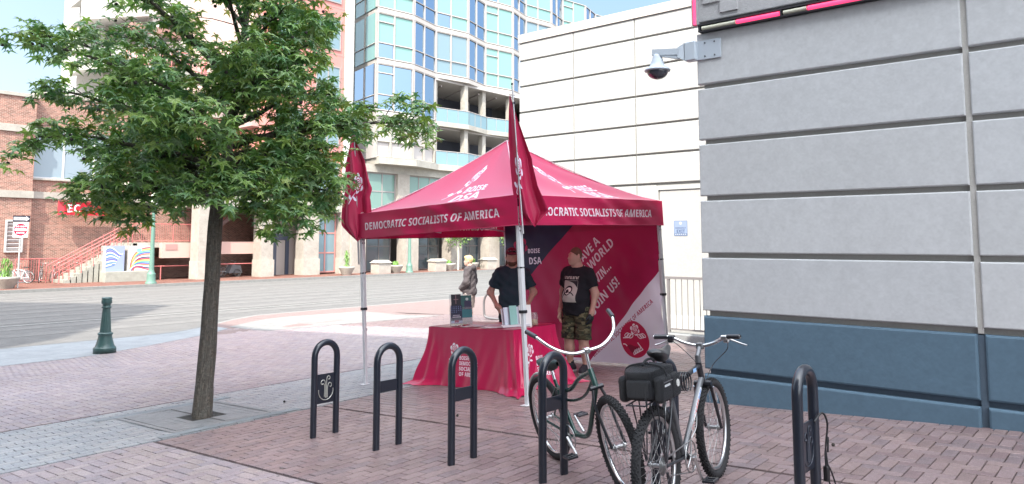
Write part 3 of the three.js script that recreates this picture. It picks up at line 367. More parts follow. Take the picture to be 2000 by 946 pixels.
{ // ---- glass building with a folded curtain wall, open decks and shopfront
  const b = thing('glass_building', 'glass apartment building with folded mint and blue bays', 'building', [46, SW, 46]);
  const cs = [[37.6, 45.0], [41.0, 44.5], [44.35, 45.4], [47.85, 44.9], [51.1, 45.8], [54.5, 45.3], [57.6, 46.2], [61.2, 45.7], [64.4, 46.6], [68, 46.1], [71.3, 47], [75, 46.5], [78.5, 47.4], [82.2, 46.9], [85.6, 47.8]];
  const bandM = mat([.42, .39, .36], { roughness: .8 }), lev = [11.3, 15.4, 19.45, 23.5, 27.5], al = mat([.36, .33, .31], { roughness: .5 });
  part('party_wall', bx(35.0, 35.6, 3.9, 28, 45.25, 50), white, b); part('party_wall', bx(35.0, 36.9, SW, 3.9, 45.26, 45.6), stone, b);
  const P2 = (i, k, y, out = 0) => { const [v0, u0] = cs[i], [v1, u1] = cs[i + 1], L = Math.hypot(v1 - v0, u1 - u0); return W(lerp(v0, v1, k) + out * (u1 - u0) / L, y, lerp(u0, u1, k) - out * (v1 - v0) / L); };
  const pane = (i, k0, k1, y0, y1, m, par, out = 0) => part('pane', poly([[P2(i, k0, y0, out), P2(i, k1, y0, out), P2(i, k1, y1, out), P2(i, k0, y1, out)]]), m, par);
  const bars = (i, ks, ys, y0, y1, par, m = al) => part('mullion', [...ks.map((k) => slat2(P2(i, k, y0, .05), P2(i, k, y1, .05), .12, .1)), ...ys.map(([y, a, c]) => bar(P2(i, a, y, .05), P2(i, c, y, .05), .055, .055, 4))], m, par);
  function slat2(a, c, w, d) { return box(w, c.y - a.y, d, a.x, (a.y + c.y) / 2, a.z); }
  const slabAt = (y, h, i0, i1, out, m = cream) => { const pts = []; for (let i = i0; i <= i1; i++) pts.push([cs[i][0], cs[i][1] - out]); pts.push([cs[i1][0], 60], [cs[i0][0] + (i0 ? 0 : 3.7), 60]); return part('floor_band', prism(pts, h).rotateX(-Math.PI / 2).translate(0, y, 0), m, b); };
  for (let f = 0; f < 4; f++) {
    const y0 = lev[f] + .38, y1 = lev[f + 1];
    for (let i = 0; i < 14; i++) {
      if (f === 0 && i >= 2 && i < 6) continue;          // open deck
      const wide = i % 2 === 0, m = wide ? (f === 0 ? skyGlass : (i + f) % 5 === 3 ? dimGlass : mint) : skyGlass, my = y0 + (y1 - y0) * .34, bay = part('bay', poly([[P2(i, 0, y0, -.25), P2(i, 1, y0, -.25), P2(i, 1, y1, -.25), P2(i, 0, y1, -.25)]]), mat([.3, .36, .35], {}), b);
      pane(i, .02, .46, y0, my, wide && (i + f) % 3 === 1 ? skyGlass : m, bay); pane(i, .46, .98, y0, my, m, bay); pane(i, .02, .46, my, y1, m, bay); pane(i, .46, .98, my, y1, m, bay);
      bars(i, [0.02, .46, .98], [[my, .02, .98], [y1 - .06, .02, .98], [y0 + .05, .02, .98], ...(wide && i % 4 === 0 ? [[y1 - .75, .02, .46]] : [])], y0, y1, bay);
    }
    { const bay = part('bay', poly([[W(38.75, y0, 49), W(37.75, y0, 45.2), W(37.75, y1, 45.2), W(38.75, y1, 49)]]), mat([.3, .36, .35], {}), b); for (const [a, c] of [[0, .5], [.5, 1]]) part('pane', poly([[W(lerp(38.6, 37.55, a), y0, lerp(49, 45, a)), W(lerp(38.6, 37.55, c), y0, lerp(49, 45, c)), W(lerp(38.6, 37.55, c), y1, lerp(49, 45, c)), W(lerp(38.6, 37.55, a), y1, lerp(49, 45, a))]]), f ? mint : skyGlass, bay); part('mullion', [0, .5, 1].map((a) => box(.1, y1 - y0, .12, lerp(38.58, 37.53, a), (y0 + y1) / 2, -lerp(49, 45, a))).concat([bar(W(38.58, y0 + 1.2, 49), W(37.5, y0 + 1.2, 45), .05, .05, 4)]), al, bay); }
    slabAt(lev[f], .34, 0, 14, .1, bandM);
  }
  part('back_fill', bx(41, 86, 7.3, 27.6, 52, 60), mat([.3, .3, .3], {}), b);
  // open decks right of the second bay
  const deckPts = [[44.35, 45.2], [47.85, 44.7], [51.1, 45.5], [54.5, 45.0], [58, 45.6]];
  slabAt(7.5, .5, 0, 14, .5, cream);
  part('deck_edge', prism([...deckPts, [58, 52], [44.35, 52]], .4).rotateX(-Math.PI / 2).translate(0, 11.28, 0), cream, b);
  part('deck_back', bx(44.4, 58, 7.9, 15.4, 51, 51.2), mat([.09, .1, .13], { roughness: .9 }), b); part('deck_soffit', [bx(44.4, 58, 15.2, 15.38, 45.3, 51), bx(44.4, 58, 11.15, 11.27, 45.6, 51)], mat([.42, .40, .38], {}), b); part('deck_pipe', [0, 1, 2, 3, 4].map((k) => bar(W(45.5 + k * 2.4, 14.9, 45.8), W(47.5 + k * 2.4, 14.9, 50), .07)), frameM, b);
  for (const [v, u] of [[44.5, 45.5], [47.9, 45.1], [50.9, 45.7], [54.4, 45.4]]) part('column', bx(v - .22, v + .22, 8, 15.2, u, u + .5), cream, b); part('deck_wall', bx(46.4, 47.2, 8, 15, 49.5, 50), mat([.5, .48, .45], {}), b); part('deck_wall', bx(52.3, 53, 8, 15, 49.5, 50), mat([.5, .48, .45], {}), b);
  const bal = mat([.16, .27, .30], { roughness: .06, clearcoat: 1 });
  for (const [y, n] of [[11.68, 4], [8.0, 4]]) for (let i = 0; i < n; i++) { const [v0, u0] = deckPts[i], [v1, u1] = deckPts[i + 1]; const r = part('balustrade', poly([[W(v0, y, u0 + .05), W(v1, y, u1 + .05), W(v1, y + 1.15, u1 + .05), W(v0, y + 1.15, u0 + .05)]]), bal, b); part('cap_rail', [bar(W(v0, y + 1.17, u0 + .05), W(v1, y + 1.17, u1 + .05), .04, .04, 6), ...[0, .33, .66, 1].map((k) => bar(W(lerp(v0, v1, k), y, lerp(u0, u1, k) + .03), W(lerp(v0, v1, k), y + 1.15, lerp(u0, u1, k) + .03), .02, .02, 4))], al, r); }
  // screened deck at the left corner
  const scr = mat([.42, .39, .37], { roughness: .7 }); for (const [i, ks] of [[0, [0.02, .4, .98]], [1, [0.02, .5, .98]]]) { const bay = part('screen', poly([[P2(i, 0, 8, -.1), P2(i, 1, 8, -.1), P2(i, 1, 11.3, -.1), P2(i, 0, 11.3, -.1)]]), scr, b); part('mullion', [...ks.map((k) => slat2(P2(i, k, 8, 0), P2(i, k, 11.3, 0), .16, .12)), bar(P2(i, 0, 9.3, 0), P2(i, 1, 9.3, 0), .07, .07, 4), bar(P2(i, 0, 8.1, 0), P2(i, 1, 8.1, 0), .07, .07, 4)], cream, bay); }
  part('screen', poly([[W(38.6, 8, 49), W(37.6, 8, 45.05), W(37.6, 11.3, 45.05), W(38.6, 11.3, 49)]]), scr, b);
  // mezzanine windows and shopfront
  part('spandrel', bx(35.5, 86, 6.9, 7.5, 45.3, 46), cream, b); part('spandrel', bx(35.5, 86, 3.1, 4.0, 45.3, 46), stone, b);
  for (const [v0, v1] of [[36.1, 40.2], [41.5, 45.2], [46.4, 50.6], [51.6, 55.6]]) { windowAt(b, v0, v1, 4.0, 6.9, 45.6, mat([.15, .25, .21], { roughness: .1, clearcoat: 1 }), frameM, 3, 2, .09); part('pier', bx(v1, v1 + 1.25, 4.0, 6.9, 45.25, 46), stone, b); }
  for (const v of [35.5, 40.9, 46.0, 50.9, 55.8, 61]) part('pier', bx(v, v + 1.35, SW - .2, 3.1, 45.0, 46.1), stone, b);
  for (const v of [36.85, 42.25, 47.35, 52.25]) windowAt(b, v, v + 3.6, SW + .05, 3.1, 46.4, glassD, mat([.10, .09, .09], { roughness: .5 }), 3, 2, .09);
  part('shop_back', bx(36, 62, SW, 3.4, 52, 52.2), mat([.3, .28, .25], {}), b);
}
// ---- far pavement furniture
function lampPost(v, u, label) { const g = thing('street_lamp', label, 'street lamp', [v, SW, u], 'green street lamps across the street'); local(g); const m = mat([.12, .22, .175], { roughness: .5 }); part('post', lathe([[.3, 0], [.3, .08], [.24, .14], [.22, .5], [.24, .55], [.17, .62], [.14, .8], [.11, 2], [.085, 4.0], [.12, 4.05], [.12, 4.15], [.09, 4.2], [.16, 4.32], [.16, 4.4]], 16), m, g); part('globe', lathe([[.1, 4.4], [.2, 4.5], [.22, 4.75], [.15, 4.98], [.06, 5.08], [.05, 5.16], [0, 5.2]], 16), mat([.8, .8, .76], { roughness: .4 }), g); return g; }
lampPost(19.75, 42.75, 'green lamp post with white globe in front of the painted panels'); lampPost(39.45, 43.0, 'green lamp post in front of the glass building shopfront');
function planter(v, u, r, label, h) { const g = local(thing('bowl_planter', label, 'planter', [v, SW, u], 'bowl planters across the street')); part('bowl', lathe([[r * .55, 0], [r * .6, .06], [r * .85, .35], [r * .98, .48], [r, .5], [r, .58], [r * .9, .58], [r * .88, .5], [0, .48]], 20), cream, g); const lv = []; for (let k = 0; k < 170; k++) { const a = rr(0, 6.28), t = rr(0, r * .6), y = .55 + rr(0, h); const q = new THREE.PlaneGeometry(.035, .2).rotateX(rr(-.7, .7)).rotateY(a).translate(t * Math.cos(a) * (1 - y * .3), y, t * Math.sin(a) * (1 - y * .3)); lv.push(q); } part('leaves', lv, mat([.16, .3, .07], { roughness: .8 }), g, { kind: 'stuff' }); }
planter(13.0, 43.9, .62, 'cream bowl planter with grass beside the red round sign', .9); planter(33.85, 43.4, .58, 'cream bowl planter with tall grass by the coral building', 1.1); planter(38.4, 43.4, .6, 'cream bowl planter next to the first stone pedestal', .25); planter(44.1, 43.4, .6, 'cream bowl planter next to the second stone pedestal', .2); planter(47.2, 43.6, .5, 'cream bowl planter behind the blond person', .3);
for (const [v, l] of [[36.9, 'stone pedestal left of the lamp post by the shopfront'], [42.7, 'stone pedestal in the middle of the shopfront'], [48.8, 'stone pedestal nearest the tent corner post']]) { const g = local(thing('stone_pedestal', l, 'pedestal', [v, SW, 43.3], 'stone pedestals across the street')); part('shaft', box(1.15, .78, .9, 0, .39, 0), stone, g); part('cap', poly([[V(-.66, .78, .53), V(.66, .78, .53), V(.45, .98, .3), V(-.45, .98, .3)], [V(.66, .78, -.53), V(-.66, .78, -.53), V(-.45, .98, -.3), V(.45, .98, -.3)], [V(.66, .78, .53), V(.66, .78, -.53), V(.45, .98, -.3), V(.45, .98, .3)], [V(-.66, .78, -.53), V(-.66, .78, .53), V(-.45, .98, .3), V(-.45, .98, -.3)], [V(-.45, .98, .3), V(.45, .98, .3), V(.45, .98, -.3), V(-.45, .98, -.3)], [V(-.66, .78, .53), V(-.66, .78, -.53), V(.66, .78, -.53), V(.66, .78, .53)]]), cream, g); }
{ // road sign
  const g = thing('road_sign', 'red and white do not enter sign with one way arrow on a pole', 'road sign', [13.42, SW, 43.6]); const pm = mat([.5, .5, .48], { roughness: .5, metalness: .4 });
  part('pole', bar(W(13.45, SW, 43.65), W(13.43, 2.75, 43.65), .04, .04, 8), pm, g);
  part('round_sign', grid(1, 1, (s, t) => W(lerp(13.08, 13.76, s), lerp(1.78, 2.55, t), 43.58)), mat([1, 1, 1], { roughness: .5, map: canvas(256, 290, (x, w, h) => { x.fillStyle = '#f4f2ef'; x.fillRect(0, 0, w, h); x.fillStyle = '#c3173a'; x.beginPath(); x.arc(w / 2, h / 2, 116, 0, 7); x.fill(); x.fillStyle = '#fff'; x.fillRect(28, 124, 200, 42); x.textAlign = 'center'; x.font = 'bold 46px sans-serif'; x.fillText('DO NOT', w / 2, 100); x.fillText('ENTER', w / 2, 222); }) }), g);
  part('arrow_sign', grid(1, 1, (s, t) => W(lerp(13.05, 13.83, s), lerp(2.57, 2.88, t), 43.57)), mat([1, 1, 1], { roughness: .5, map: canvas(320, 120, (x, w, h) => { x.fillStyle = '#2a2733'; x.fillRect(0, 0, w, h); x.fillStyle = '#e6e3e6'; x.beginPath(); x.moveTo(14, 30); x.lineTo(240, 30); x.lineTo(240, 10); x.lineTo(306, 60); x.lineTo(240, 110); x.lineTo(240, 90); x.lineTo(14, 90); x.fill(); x.fillStyle = '#2a2733'; x.font = 'bold 46px sans-serif'; x.fillText('ONE WAY', 22, 77); }) }), g);
}

// ---------------------------------------------------------------- street tree
{
  const base = G(4.37, 8.11), R = V(.6486, 0, .7611), F = V(.7611, 0, -.6486);      // R: along the kerb side, F: away
  const t = thing('street_tree', 'young sweetgum street tree with star leaves in the metal grate', 'tree', base);
  const at = (r, y, f = 0) => V(base.x, 0, base.z).addScaledVector(R, r).addScaledVector(F, f).setY(y);
  const path = new THREE.CatmullRomCurve3([[0, -.42], [0, -.2], [.035, .4], [.05, .86], [.075, 1.4], [.1, 1.99], [.18, 2.55], [.29, 3.5], [.35, 4.25], [.37, 5.0], [.4, 5.9]].map(([r, y], i) => at(r, y, .02 * Math.sin(i))));
  const rad = (k) => { const y = lerp(-.4, 5.9, k); return y < 0 ? .098 + .018 * (-y / .4) : y < 2 ? lerp(.094, .074, y / 2) : lerp(.074, .012, Math.pow((y - 2) / 3.9, .8)); };
  function limb(curve, n, rf, seg, knot = 0) { const fr = { normals: [], binormals: [] }; for (let i = 0; i <= n; i++) { const T = curve.getTangentAt(i / n), ref = knot ? V(0, 0, 1) : Math.abs(T.y) > .9 ? V(1, 0, 0) : UP; const N = T.clone().cross(ref).normalize(); fr.normals.push(N); fr.binormals.push(N.clone().cross(T).normalize()); } const p = [], uv = [], ix = []; for (let i = 0; i <= n; i++) { const c = curve.getPointAt(i / n), r = rf(i / n); for (let j = 0; j <= seg; j++) { const a = j / seg * Math.PI * 2; const k = r * (1 + knot * (.13 * (n9(i / n * 1.0, (j % seg) / seg) - .5) + .1 * (n24((j % seg) / seg, i / n) - .5))); const q = c.clone().addScaledVector(fr.normals[i], Math.cos(a) * k).addScaledVector(fr.binormals[i], Math.sin(a) * k); p.push(q.x, q.y, q.z); uv.push(j / seg * Math.max(1, Math.round(r * 22)), curve.getLength() * i / n * 1.9); } } for (let i = 0; i < n; i++) for (let j = 0; j < seg; j++) { const a = i * (seg + 1) + j; ix.push(a, a + 1, a + seg + 2, a, a + seg + 2, a + seg + 1); } const g = new THREE.BufferGeometry(); g.setAttribute('position', new THREE.Float32BufferAttribute(p, 3)); g.setAttribute('uv', new THREE.Float32BufferAttribute(uv, 2)); g.setIndex(ix); g.computeVertexNormals(); return g; }
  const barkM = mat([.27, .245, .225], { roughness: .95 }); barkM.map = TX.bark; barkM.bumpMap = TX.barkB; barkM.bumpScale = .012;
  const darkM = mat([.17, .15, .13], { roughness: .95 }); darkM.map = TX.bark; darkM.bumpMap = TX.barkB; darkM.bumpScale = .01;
  part('trunk', limb(path, 90, rad, 22, 1), barkM, t, { keepUV: true });
  const tips = [], twigs = [];
  const limbs = [ // height, heading to the right, heading away, length, rise
    [1.95, -1, .15, 1.75, .05], [2.1, -.95, -.35, 1.7, .02], [1.9, .95, -.2, 1.55, -.05], [2.2, 1, .35, 1.9, .0], [2.1, .2, -1, 1.1, .05], [2.35, -.9, .45, 1.9, .12], [2.45, .5, .9, 1.8, .1], [2.5, 1, -.15, 2.1, .1], [2.8, .9, -.1, 2.3, .12], [3.1, .95, .3, 2.2, .2], [3.45, .8, -.6, 1.8, .3], [3.3, .3, -.9, 1.4, .3], [2.65, -.3, -1, 1.4, .2], [3.6, .2, .95, 1.6, .4], [3.0, -.4, -.95, 1.5, .35], [4.0, .7, -.6, 1.4, .5], [4.0, .9, .4, 1.5, .5], [4.3, -.2, -.9, 1.2, .6], [2.05, 1, .1, 1.7, .05], [2.0, -.75, -.7, 1.45, .15], [2.15, .6, -.8, 1.5, .12], [2.2, .3, 1, 1.7, .15], [2.25, -.5, .9, 1.7, .2],
    [2.3, .95, .3, 2.1, .18], [2.4, -1, -.1, 2.0, .28], [2.55, .95, -.45, 2.0, .2], [2.6, -.85, .6, 2.1, .3], [2.7, .1, -1, 1.5, .25], [2.75, .75, .8, 2.0, .25], [2.9, -1, .2, 2.35, .38], [2.95, 1, .1, 2.2, .2], [3.05, -.75, -.75, 1.9, .4],
    [3.2, .55, -.9, 1.7, .35], [3.25, -1, .0, 2.35, .5], [3.3, .9, .5, 1.9, .4], [3.4, -.2, 1, 1.8, .45], [3.5, -.85, .5, 2.3, .55], [3.6, .9, -.3, 1.6, .5], [3.7, -.6, -.8, 1.9, .55], [3.8, 1, .2, 1.45, .6], [3.95, -.9, -.2, 2.2, .6], [4.1, .2, -.9, 1.3, .6], [4.2, .6, .8, 1.3, .6], [4.4, -.7, .6, 1.5, .7], [4.6, .8, -.2, 1.1, .8], [4.8, -.6, -.6, 1.2, .8], [5.1, .3, .6, .9, 1], [5.3, -.3, -.3, .9, 1.1]];
  const bl = [];
  for (const [y0, r, f, L0, rise0] of limbs) { const up = y0 > 2.5 && y0 !== 2.95 ? .3 : .0, y = y0 === 2.95 ? 2.68 : Math.max(1.95, y0 - up * L0 * .8), rise = rise0 + up + (r < -.5 && y0 < 2.38 ? .12 : 0); const L = L0 * (r > .5 ? (y0 > 2.9 && y0 < 3.0 ? 1 : y0 < 2.3 ? .68 : y0 < 2.9 ? .5 : .63) : r < -.5 ? (y0 < 2.38 ? .82 : 1.02) : .92);
    const k = (y + .4) / 6.3; let s = null; for (let q = 0; q <= 100; q++) { const c = path.getPointAt(q / 100); if (c.y >= y) { s = c; break; } }
    const d = R.clone().multiplyScalar(r).addScaledVector(F, f).normalize(), side = V(-d.z, 0, d.x), w = rr(-.18, .18);
    const pts = [0, .25, .5, .75, 1].map((q) => s.clone().addScaledVector(d, L * q).addScaledVector(side, w * Math.sin(q * 3) * L * .5).add(V(0, L * rise * (q * 1.15 - .45 * q * q) - .04 * q * q * L + rr(-.03, .03), 0)));
    const c = new THREE.CatmullRomCurve3(pts), r0 = lerp(.04, .018, cl((y - 2) / 3)); bl.push([c, r0, L]);
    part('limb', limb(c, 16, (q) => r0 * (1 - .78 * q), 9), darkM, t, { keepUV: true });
    const nt = Math.round(L * (r < -.5 && y0 > 2.8 ? 6 : 9)); for (let i = 0; i < nt; i++) { const q = lerp(.22, 1, (i + rnd() * .6) / nt), o = c.getPointAt(Math.min(q, 1)), dd = c.getTangentAt(Math.min(q, 1)); const a = rr(-1, 1) * 1.5, sd = dd.clone().applyAxisAngle(UP, (i & 1 ? 1 : -1) * rr(.5, 1.3)).add(V(0, rr(-.6, .75), 0)).normalize(), l = rr(.25, .7) * (1.1 - .35 * q); const e = o.clone().addScaledVector(sd, l), m = o.clone().lerp(e, .5).add(V(0, .03, 0)); const tc = new THREE.CatmullRomCurve3([o, m, e.clone().add(V(0, -.04, 0))]); twigs.push(limb(tc, 5, (z) => .007 * (1 - .6 * z), 5)); tips.push([tc, l]); }
    tips.push([new THREE.CatmullRomCurve3([c.getPointAt(.82), c.getPointAt(.9), pts[4]]), .4]);
  }
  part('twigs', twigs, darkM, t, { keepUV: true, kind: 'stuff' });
  // a star leaf: five pointed lobes, slightly folded
  const leaf = (() => { const q = [], P = (a, r, y) => V(Math.sin(a) * r, y, Math.cos(a) * r); const ang = [0, 1.05, 2.05, -1.05, -2.05], len = [.078, .072, .052, .072, .052]; const tri = (a, b, c) => q.push([a, b, c]); const O = V(0, 0, 0); ang.forEach((a, i) => { const L = len[i], tip = P(a, L, -.016), l = P(a - .3, L * .48, -.001), r = P(a + .3, L * .48, -.001), m = P(a, L * .5, .006); tri(O, l, m); tri(O, m, r); tri(l, tip, m); tri(m, tip, r); }); const s = [0, 1.05, 2.05, 4.23, 5.23].sort((a, b) => a - b); for (let i = 0; i < 5; i++) { if (i === 2) continue; const a = s[i], b = s[(i + 1) % 5] + (i === 4 ? Math.PI * 2 : 0); tri(O, P(a + .3, .03, -.001), P(b - .3, .03, -.001)); } q.push([V(-.001, 0, 0), V(.001, 0, 0), V(.001, -.004, -.06), V(-.001, -.004, -.06)]); return poly(q); })();
  const tone = [[.19, .345, .10], [.23, .385, .10], [.16, .30, .11], [.27, .425, .095], [.175, .335, .14], [.30, .445, .10]], lm = tone.map((c) => mat(c, { roughness: .42, transmission: .5, thickness: 0 }));
  const ms = []; const mx = new THREE.Matrix4(), eu = new THREE.Euler(), qt = new THREE.Quaternion();
  for (const [c, l] of tips) { const n = Math.round(6 + l * 23); for (let i = 0; i < n; i++) { const q = Math.min(1, .1 + .9 * Math.sqrt(rnd())), o = c.getPointAt(q).add(V(rr(-.1, .1), rr(-.16, .09), rr(-.1, .1))); eu.set(rr(-.15, .95), rr(0, 6.28), rr(-.6, .6), 'YXZ'); const s = rr(1.0, 1.9); mx.compose(o.sub(base), qt.setFromEuler(eu), V(s, s, s)); ms.push([mx.clone(), Math.floor(rnd() * 6)]); } }
  const cam = camera.position.clone().sub(base); ms.sort((a, b) => V().setFromMatrixPosition(a[0]).distanceTo(cam) - V().setFromMatrixPosition(b[0]).distanceTo(cam));
  const inView = (m) => { const p = V().setFromMatrixPosition(m).add(base).project(camera); return Math.abs(p.x) < 1 && Math.abs(p.y) < 1; };
  let own = 0; const cnt = Array(6).fill(0).map(() => []);
  const crown = new THREE.Group(); crown.name = 'crown'; t.add(crown);
  for (const [m, k] of ms) { if (own < 300 && inView(m)) { const o = new THREE.Mesh(leaf, lm[k]); o.name = 'leaf'; o.applyMatrix4(m); o.castShadow = o.receiveShadow = true; crown.add(o); own++; } else cnt[k].push(m); }
  const vm = mat([1, 1, 1], { roughness: .42, transmission: .5, thickness: 0 }), all = cnt.flatMap((l, k) => l.map((m) => [m, k]));
  const im = new THREE.InstancedMesh(leaf, vm, all.length); im.name = 'foliage'; im.userData.kind = 'stuff'; im.castShadow = im.receiveShadow = true; all.forEach(([m, k], i) => { im.setMatrixAt(i, m); im.setColorAt(i, col(...jit(tone[k], .25))); }); crown.add(im);
  const fr = []; for (let i = 0; i < 330; i++) { const [c] = tips[Math.floor(rnd() * tips.length)], p = c.getPointAt(rr(.3, 1)).add(V(rr(-.05, .05), -rr(.06, .14), rr(-.05, .05))); fr.push(new THREE.IcosahedronGeometry(rr(.015, .021), 1).translate(p.x, p.y, p.z)); }
  part('seed_balls', fr, mat([.035, .03, .03], { roughness: 1 }), t, { kind: 'stuff' });
}
// fallen seed balls
for (const [v, u, l] of [[5.75, 5.52, 'dark seed ball on the bricks beyond the second rack'], [5.0, 5.6, 'dark seed ball on the bricks near the second rack foot'], [6.35, 2.0, 'dark seed ball on the bricks near the grey wall'], [5.35, 8.0, 'small dark seed ball lying on the tree grate edge']]) single('seed_ball', new THREE.IcosahedronGeometry(.014, 1).translate(v, gy(v, u) + .013, -u), mat([.04, .035, .03], { roughness: 1 }), l, 'seed ball', 'fallen seed balls');

// ---------------------------------------------------------------- cycle racks and bollard
const rackM = mat([.012, .018, .032], { roughness: .28, clearcoat: .5, clearcoatRoughness: .15 }, TX.speck, .3);
function rack(i, label, kind) {
  const u = 6.088 - i * .9036, v = 4.521, g = local(thing('bike_rack', label, 'bike rack', [v, gy(v, u), u], 'hoop racks in a row')), h = .87, w = .1289, r = .0302, pts = [];
  for (let k = 0; k <= 6; k++) pts.push(V(-w, lerp(-.06, h - w, k / 6), 0)); for (let k = 1; k < 12; k++) { const a = Math.PI - Math.PI * k / 12; pts.push(V(w * Math.cos(a), h - w + w * Math.sin(a), 0)); } for (let k = 0; k <= 6; k++) pts.push(V(w, lerp(h - w, -.06, k / 6), 0));
  part('hoop', tube(pts, r, 70, 16), rackM, g);
  const [y0, y1] = kind === 'plate' ? [.30, .575] : [.475, .575]; part('plate', rbx(2 * w - .02, y1 - y0, .012, .004, 0, (y0 + y1) / 2, 0), rackM, g);
  if (kind === 'plate') { const em = mat([.55, .55, .5], { roughness: .4, metalness: .6 }), emDark = mat([.035, .04, .055], { roughness: .35 }), e = [], Z = .0085, c = (pts2) => e.push(tube(pts2.map(([x, y]) => V(x, .3 + y, Z)), .0042, 28, 5), tube(pts2.map(([x, y]) => V(x, .3 + y, -Z)), .0042, 28, 5));
    c(Array.from({ length: 15 }, (_, k) => { const a = Math.PI * 1.08 * -k / 14 + .12; return [.084 * Math.cos(a), .12 + .09 * Math.sin(a)]; }).map(([x, y]) => [x, y]));
    c([[-.004, .05], [-.004, .17], [-.02, .215], [-.045, .215], [-.058, .195], [-.045, .175], [-.032, .185]]); c([[.008, .05], [.008, .2], [.016, .245], [.035, .25], [.046, .235], [.036, .215], [.025, .225]]); c([[.02, .05], [.02, .15], [.036, .185], [.058, .18], [.064, .16], [.052, .145], [.042, .155]]); c([[-.016, .06], [-.016, .16], [-.028, .185]]);
    part('emblem', e, i ? emDark : em, g); }
  return g;
}
rack(0, 'black hoop rack with a white fountain emblem, nearest the tree', 'plate'); rack(1, 'black hoop rack with a plain crossbar, second from the tree'); rack(2, 'black hoop rack in front of the red tablecloth front'); rack(3, 'black hoop rack beside the green cruiser bicycle'); rack(4, 'black hoop rack behind the mountain bicycle', 'plate'); rack(5, 'black hoop rack near the grey wall with a cable lock hanging', 'plate');
{ const u = 6.088 - 5 * .9036, v = 4.521 + .129, b = G(v, u); const P = (x, y, z) => V(b.x + x, b.y + y, b.z + z);
  const g = thing('cable_lock', 'black looped cable lock hanging on the rack near the grey wall', 'lock', P(0, .3, 0)); const m = mat([.012, .012, .014], { roughness: .4 });
  part('cable', [tube([P(-.08, .57, .03), P(0, .61, .05), P(.05, .55, .06), P(.04, .4, .05), P(.035, .3, .06)], .006, 40, 6), tube([P(.035, .33, .05), P(.06, .27, .07), P(.085, .17, .085), P(.07, .15, .08), P(.03, .24, .06), P(.03, .38, .05), P(.055, .47, .06), P(.045, .38, .06)], .005, 60, 6), tube([P(-.06, .2, .02), P(-.03, .12, .06), P(.02, .1, .05), P(.03, .2, .045)], .005, 30, 6)], m, g); part('lock_body', rbx(.04, .09, .03, .01, b.x + .04, b.y + .26, b.z + .05), m, g); }
{ const g = local(thing('bollard', 'dark green fluted cast iron bollard near the kerb', 'bollard', [6.66, gy(6.66, 16.33), 16.33])), m = mat([.03, .075, .07], { roughness: .4, clearcoat: .3 });
  part('base', lathe([[.0, 0], [.215, 0], [.215, .1], [.2, .125], [.185, .13], [.16, .2], [.135, .3], [.125, .36], [.14, .375], [.145, .395], [.13, .41], [.115, .42]], 28), m, g);
  const sh = lathe(Array.from({ length: 24 }, (_, k) => [lerp(.108, .072, k / 23), lerp(.42, .9, k / 23)]), 96), p = sh.attributes.position; for (let i = 0; i < p.count; i++) { const a = Math.atan2(p.getZ(i), p.getX(i)), k = 1 - .07 * (.5 + .5 * Math.cos(a * 16)); p.setX(i, p.getX(i) * k); p.setZ(i, p.getZ(i) * k); } sh.computeVertexNormals(); part('shaft', sh, m, g);
  part('cap', lathe([[.075, .9], [.092, .91], [.095, .93], [.075, .945], [.078, .99], [.1, 1.0], [.1, 1.06], [.09, 1.075], [.098, 1.09], [.098, 1.11], [.07, 1.125], [0, 1.13]], 28), m, g); }

// ---------------------------------------------------------------- bicycles (built with x forward, y up, z to the right)
const rubber = mat([.018, .018, .02], { roughness: .85 }), alloy = mat([.62, .62, .62], { metalness: 1, roughness: .28 }), steel = mat([.5, .5, .5], { metalness: 1, roughness: .35 }), blackP = mat([.012, .013, .018], { roughness: .35, clearcoat: .4 }), chrome = mat([.75, .75, .75], { metalness: 1, roughness: .12 });
function wheel(parent, name, x, y, R, tr, { knob = 0, rim = alloy, tyre = rubber, spokes = 28, steer = 0 }) {
  const g = new THREE.Group(); g.name = name; g.position.set(x, y, 0); g.rotation.y = steer; parent.add(g);
  const ty = [new THREE.TorusGeometry(R - tr, tr, 12, 64)]; if (knob) for (let k = 0; k < knob; k++) for (const [z, o] of [[-.6, 0], [.6, .5], [-.2, .25], [.25, .75], [-.95, .5], [.95, .1]]) { const a = (k + o) / knob * Math.PI * 2, b = z, rad = R - tr + tr * 1.02 * Math.cos(b), w = tr * 1.02 * Math.sin(b); ty.push(box(.0095, .010, .009, 0, rad, w).rotateZ(a)); }
  part('tyre', ty, tyre, g); part('rim', new THREE.LatheGeometry([[R - 2.1 * tr, -.011], [R - 2.1 * tr - .012, -.009], [R - 2.1 * tr - .018, 0], [R - 2.1 * tr - .012, .009], [R - 2.1 * tr, .011]].map((p) => new THREE.Vector2(...p)), 56).rotateX(Math.PI / 2), rim, g);
  const sp = []; for (let k = 0; k < spokes; k++) { const a = k / spokes * Math.PI * 2, b = a + (k % 4 < 2 ? .9 : -.9), z = k & 1 ? .03 : -.03; sp.push(bar(V(.022 * Math.cos(b), .022 * Math.sin(b), z), V((R - 2.1 * tr - .012) * Math.cos(a), (R - 2.1 * tr - .012) * Math.sin(a), 0), .0013, .0013, 4, false)); }
  part('spokes', sp, steel, g, { kind: 'stuff' }); part('hub', [bar(V(0, 0, -.05), V(0, 0, .05), .014, .014, 10), bar(V(0, 0, -.036), V(0, 0, -.03), .026, .026, 12), bar(V(0, 0, .03), V(0, 0, .036), .026, .026, 12)], steel, g); return g;
}
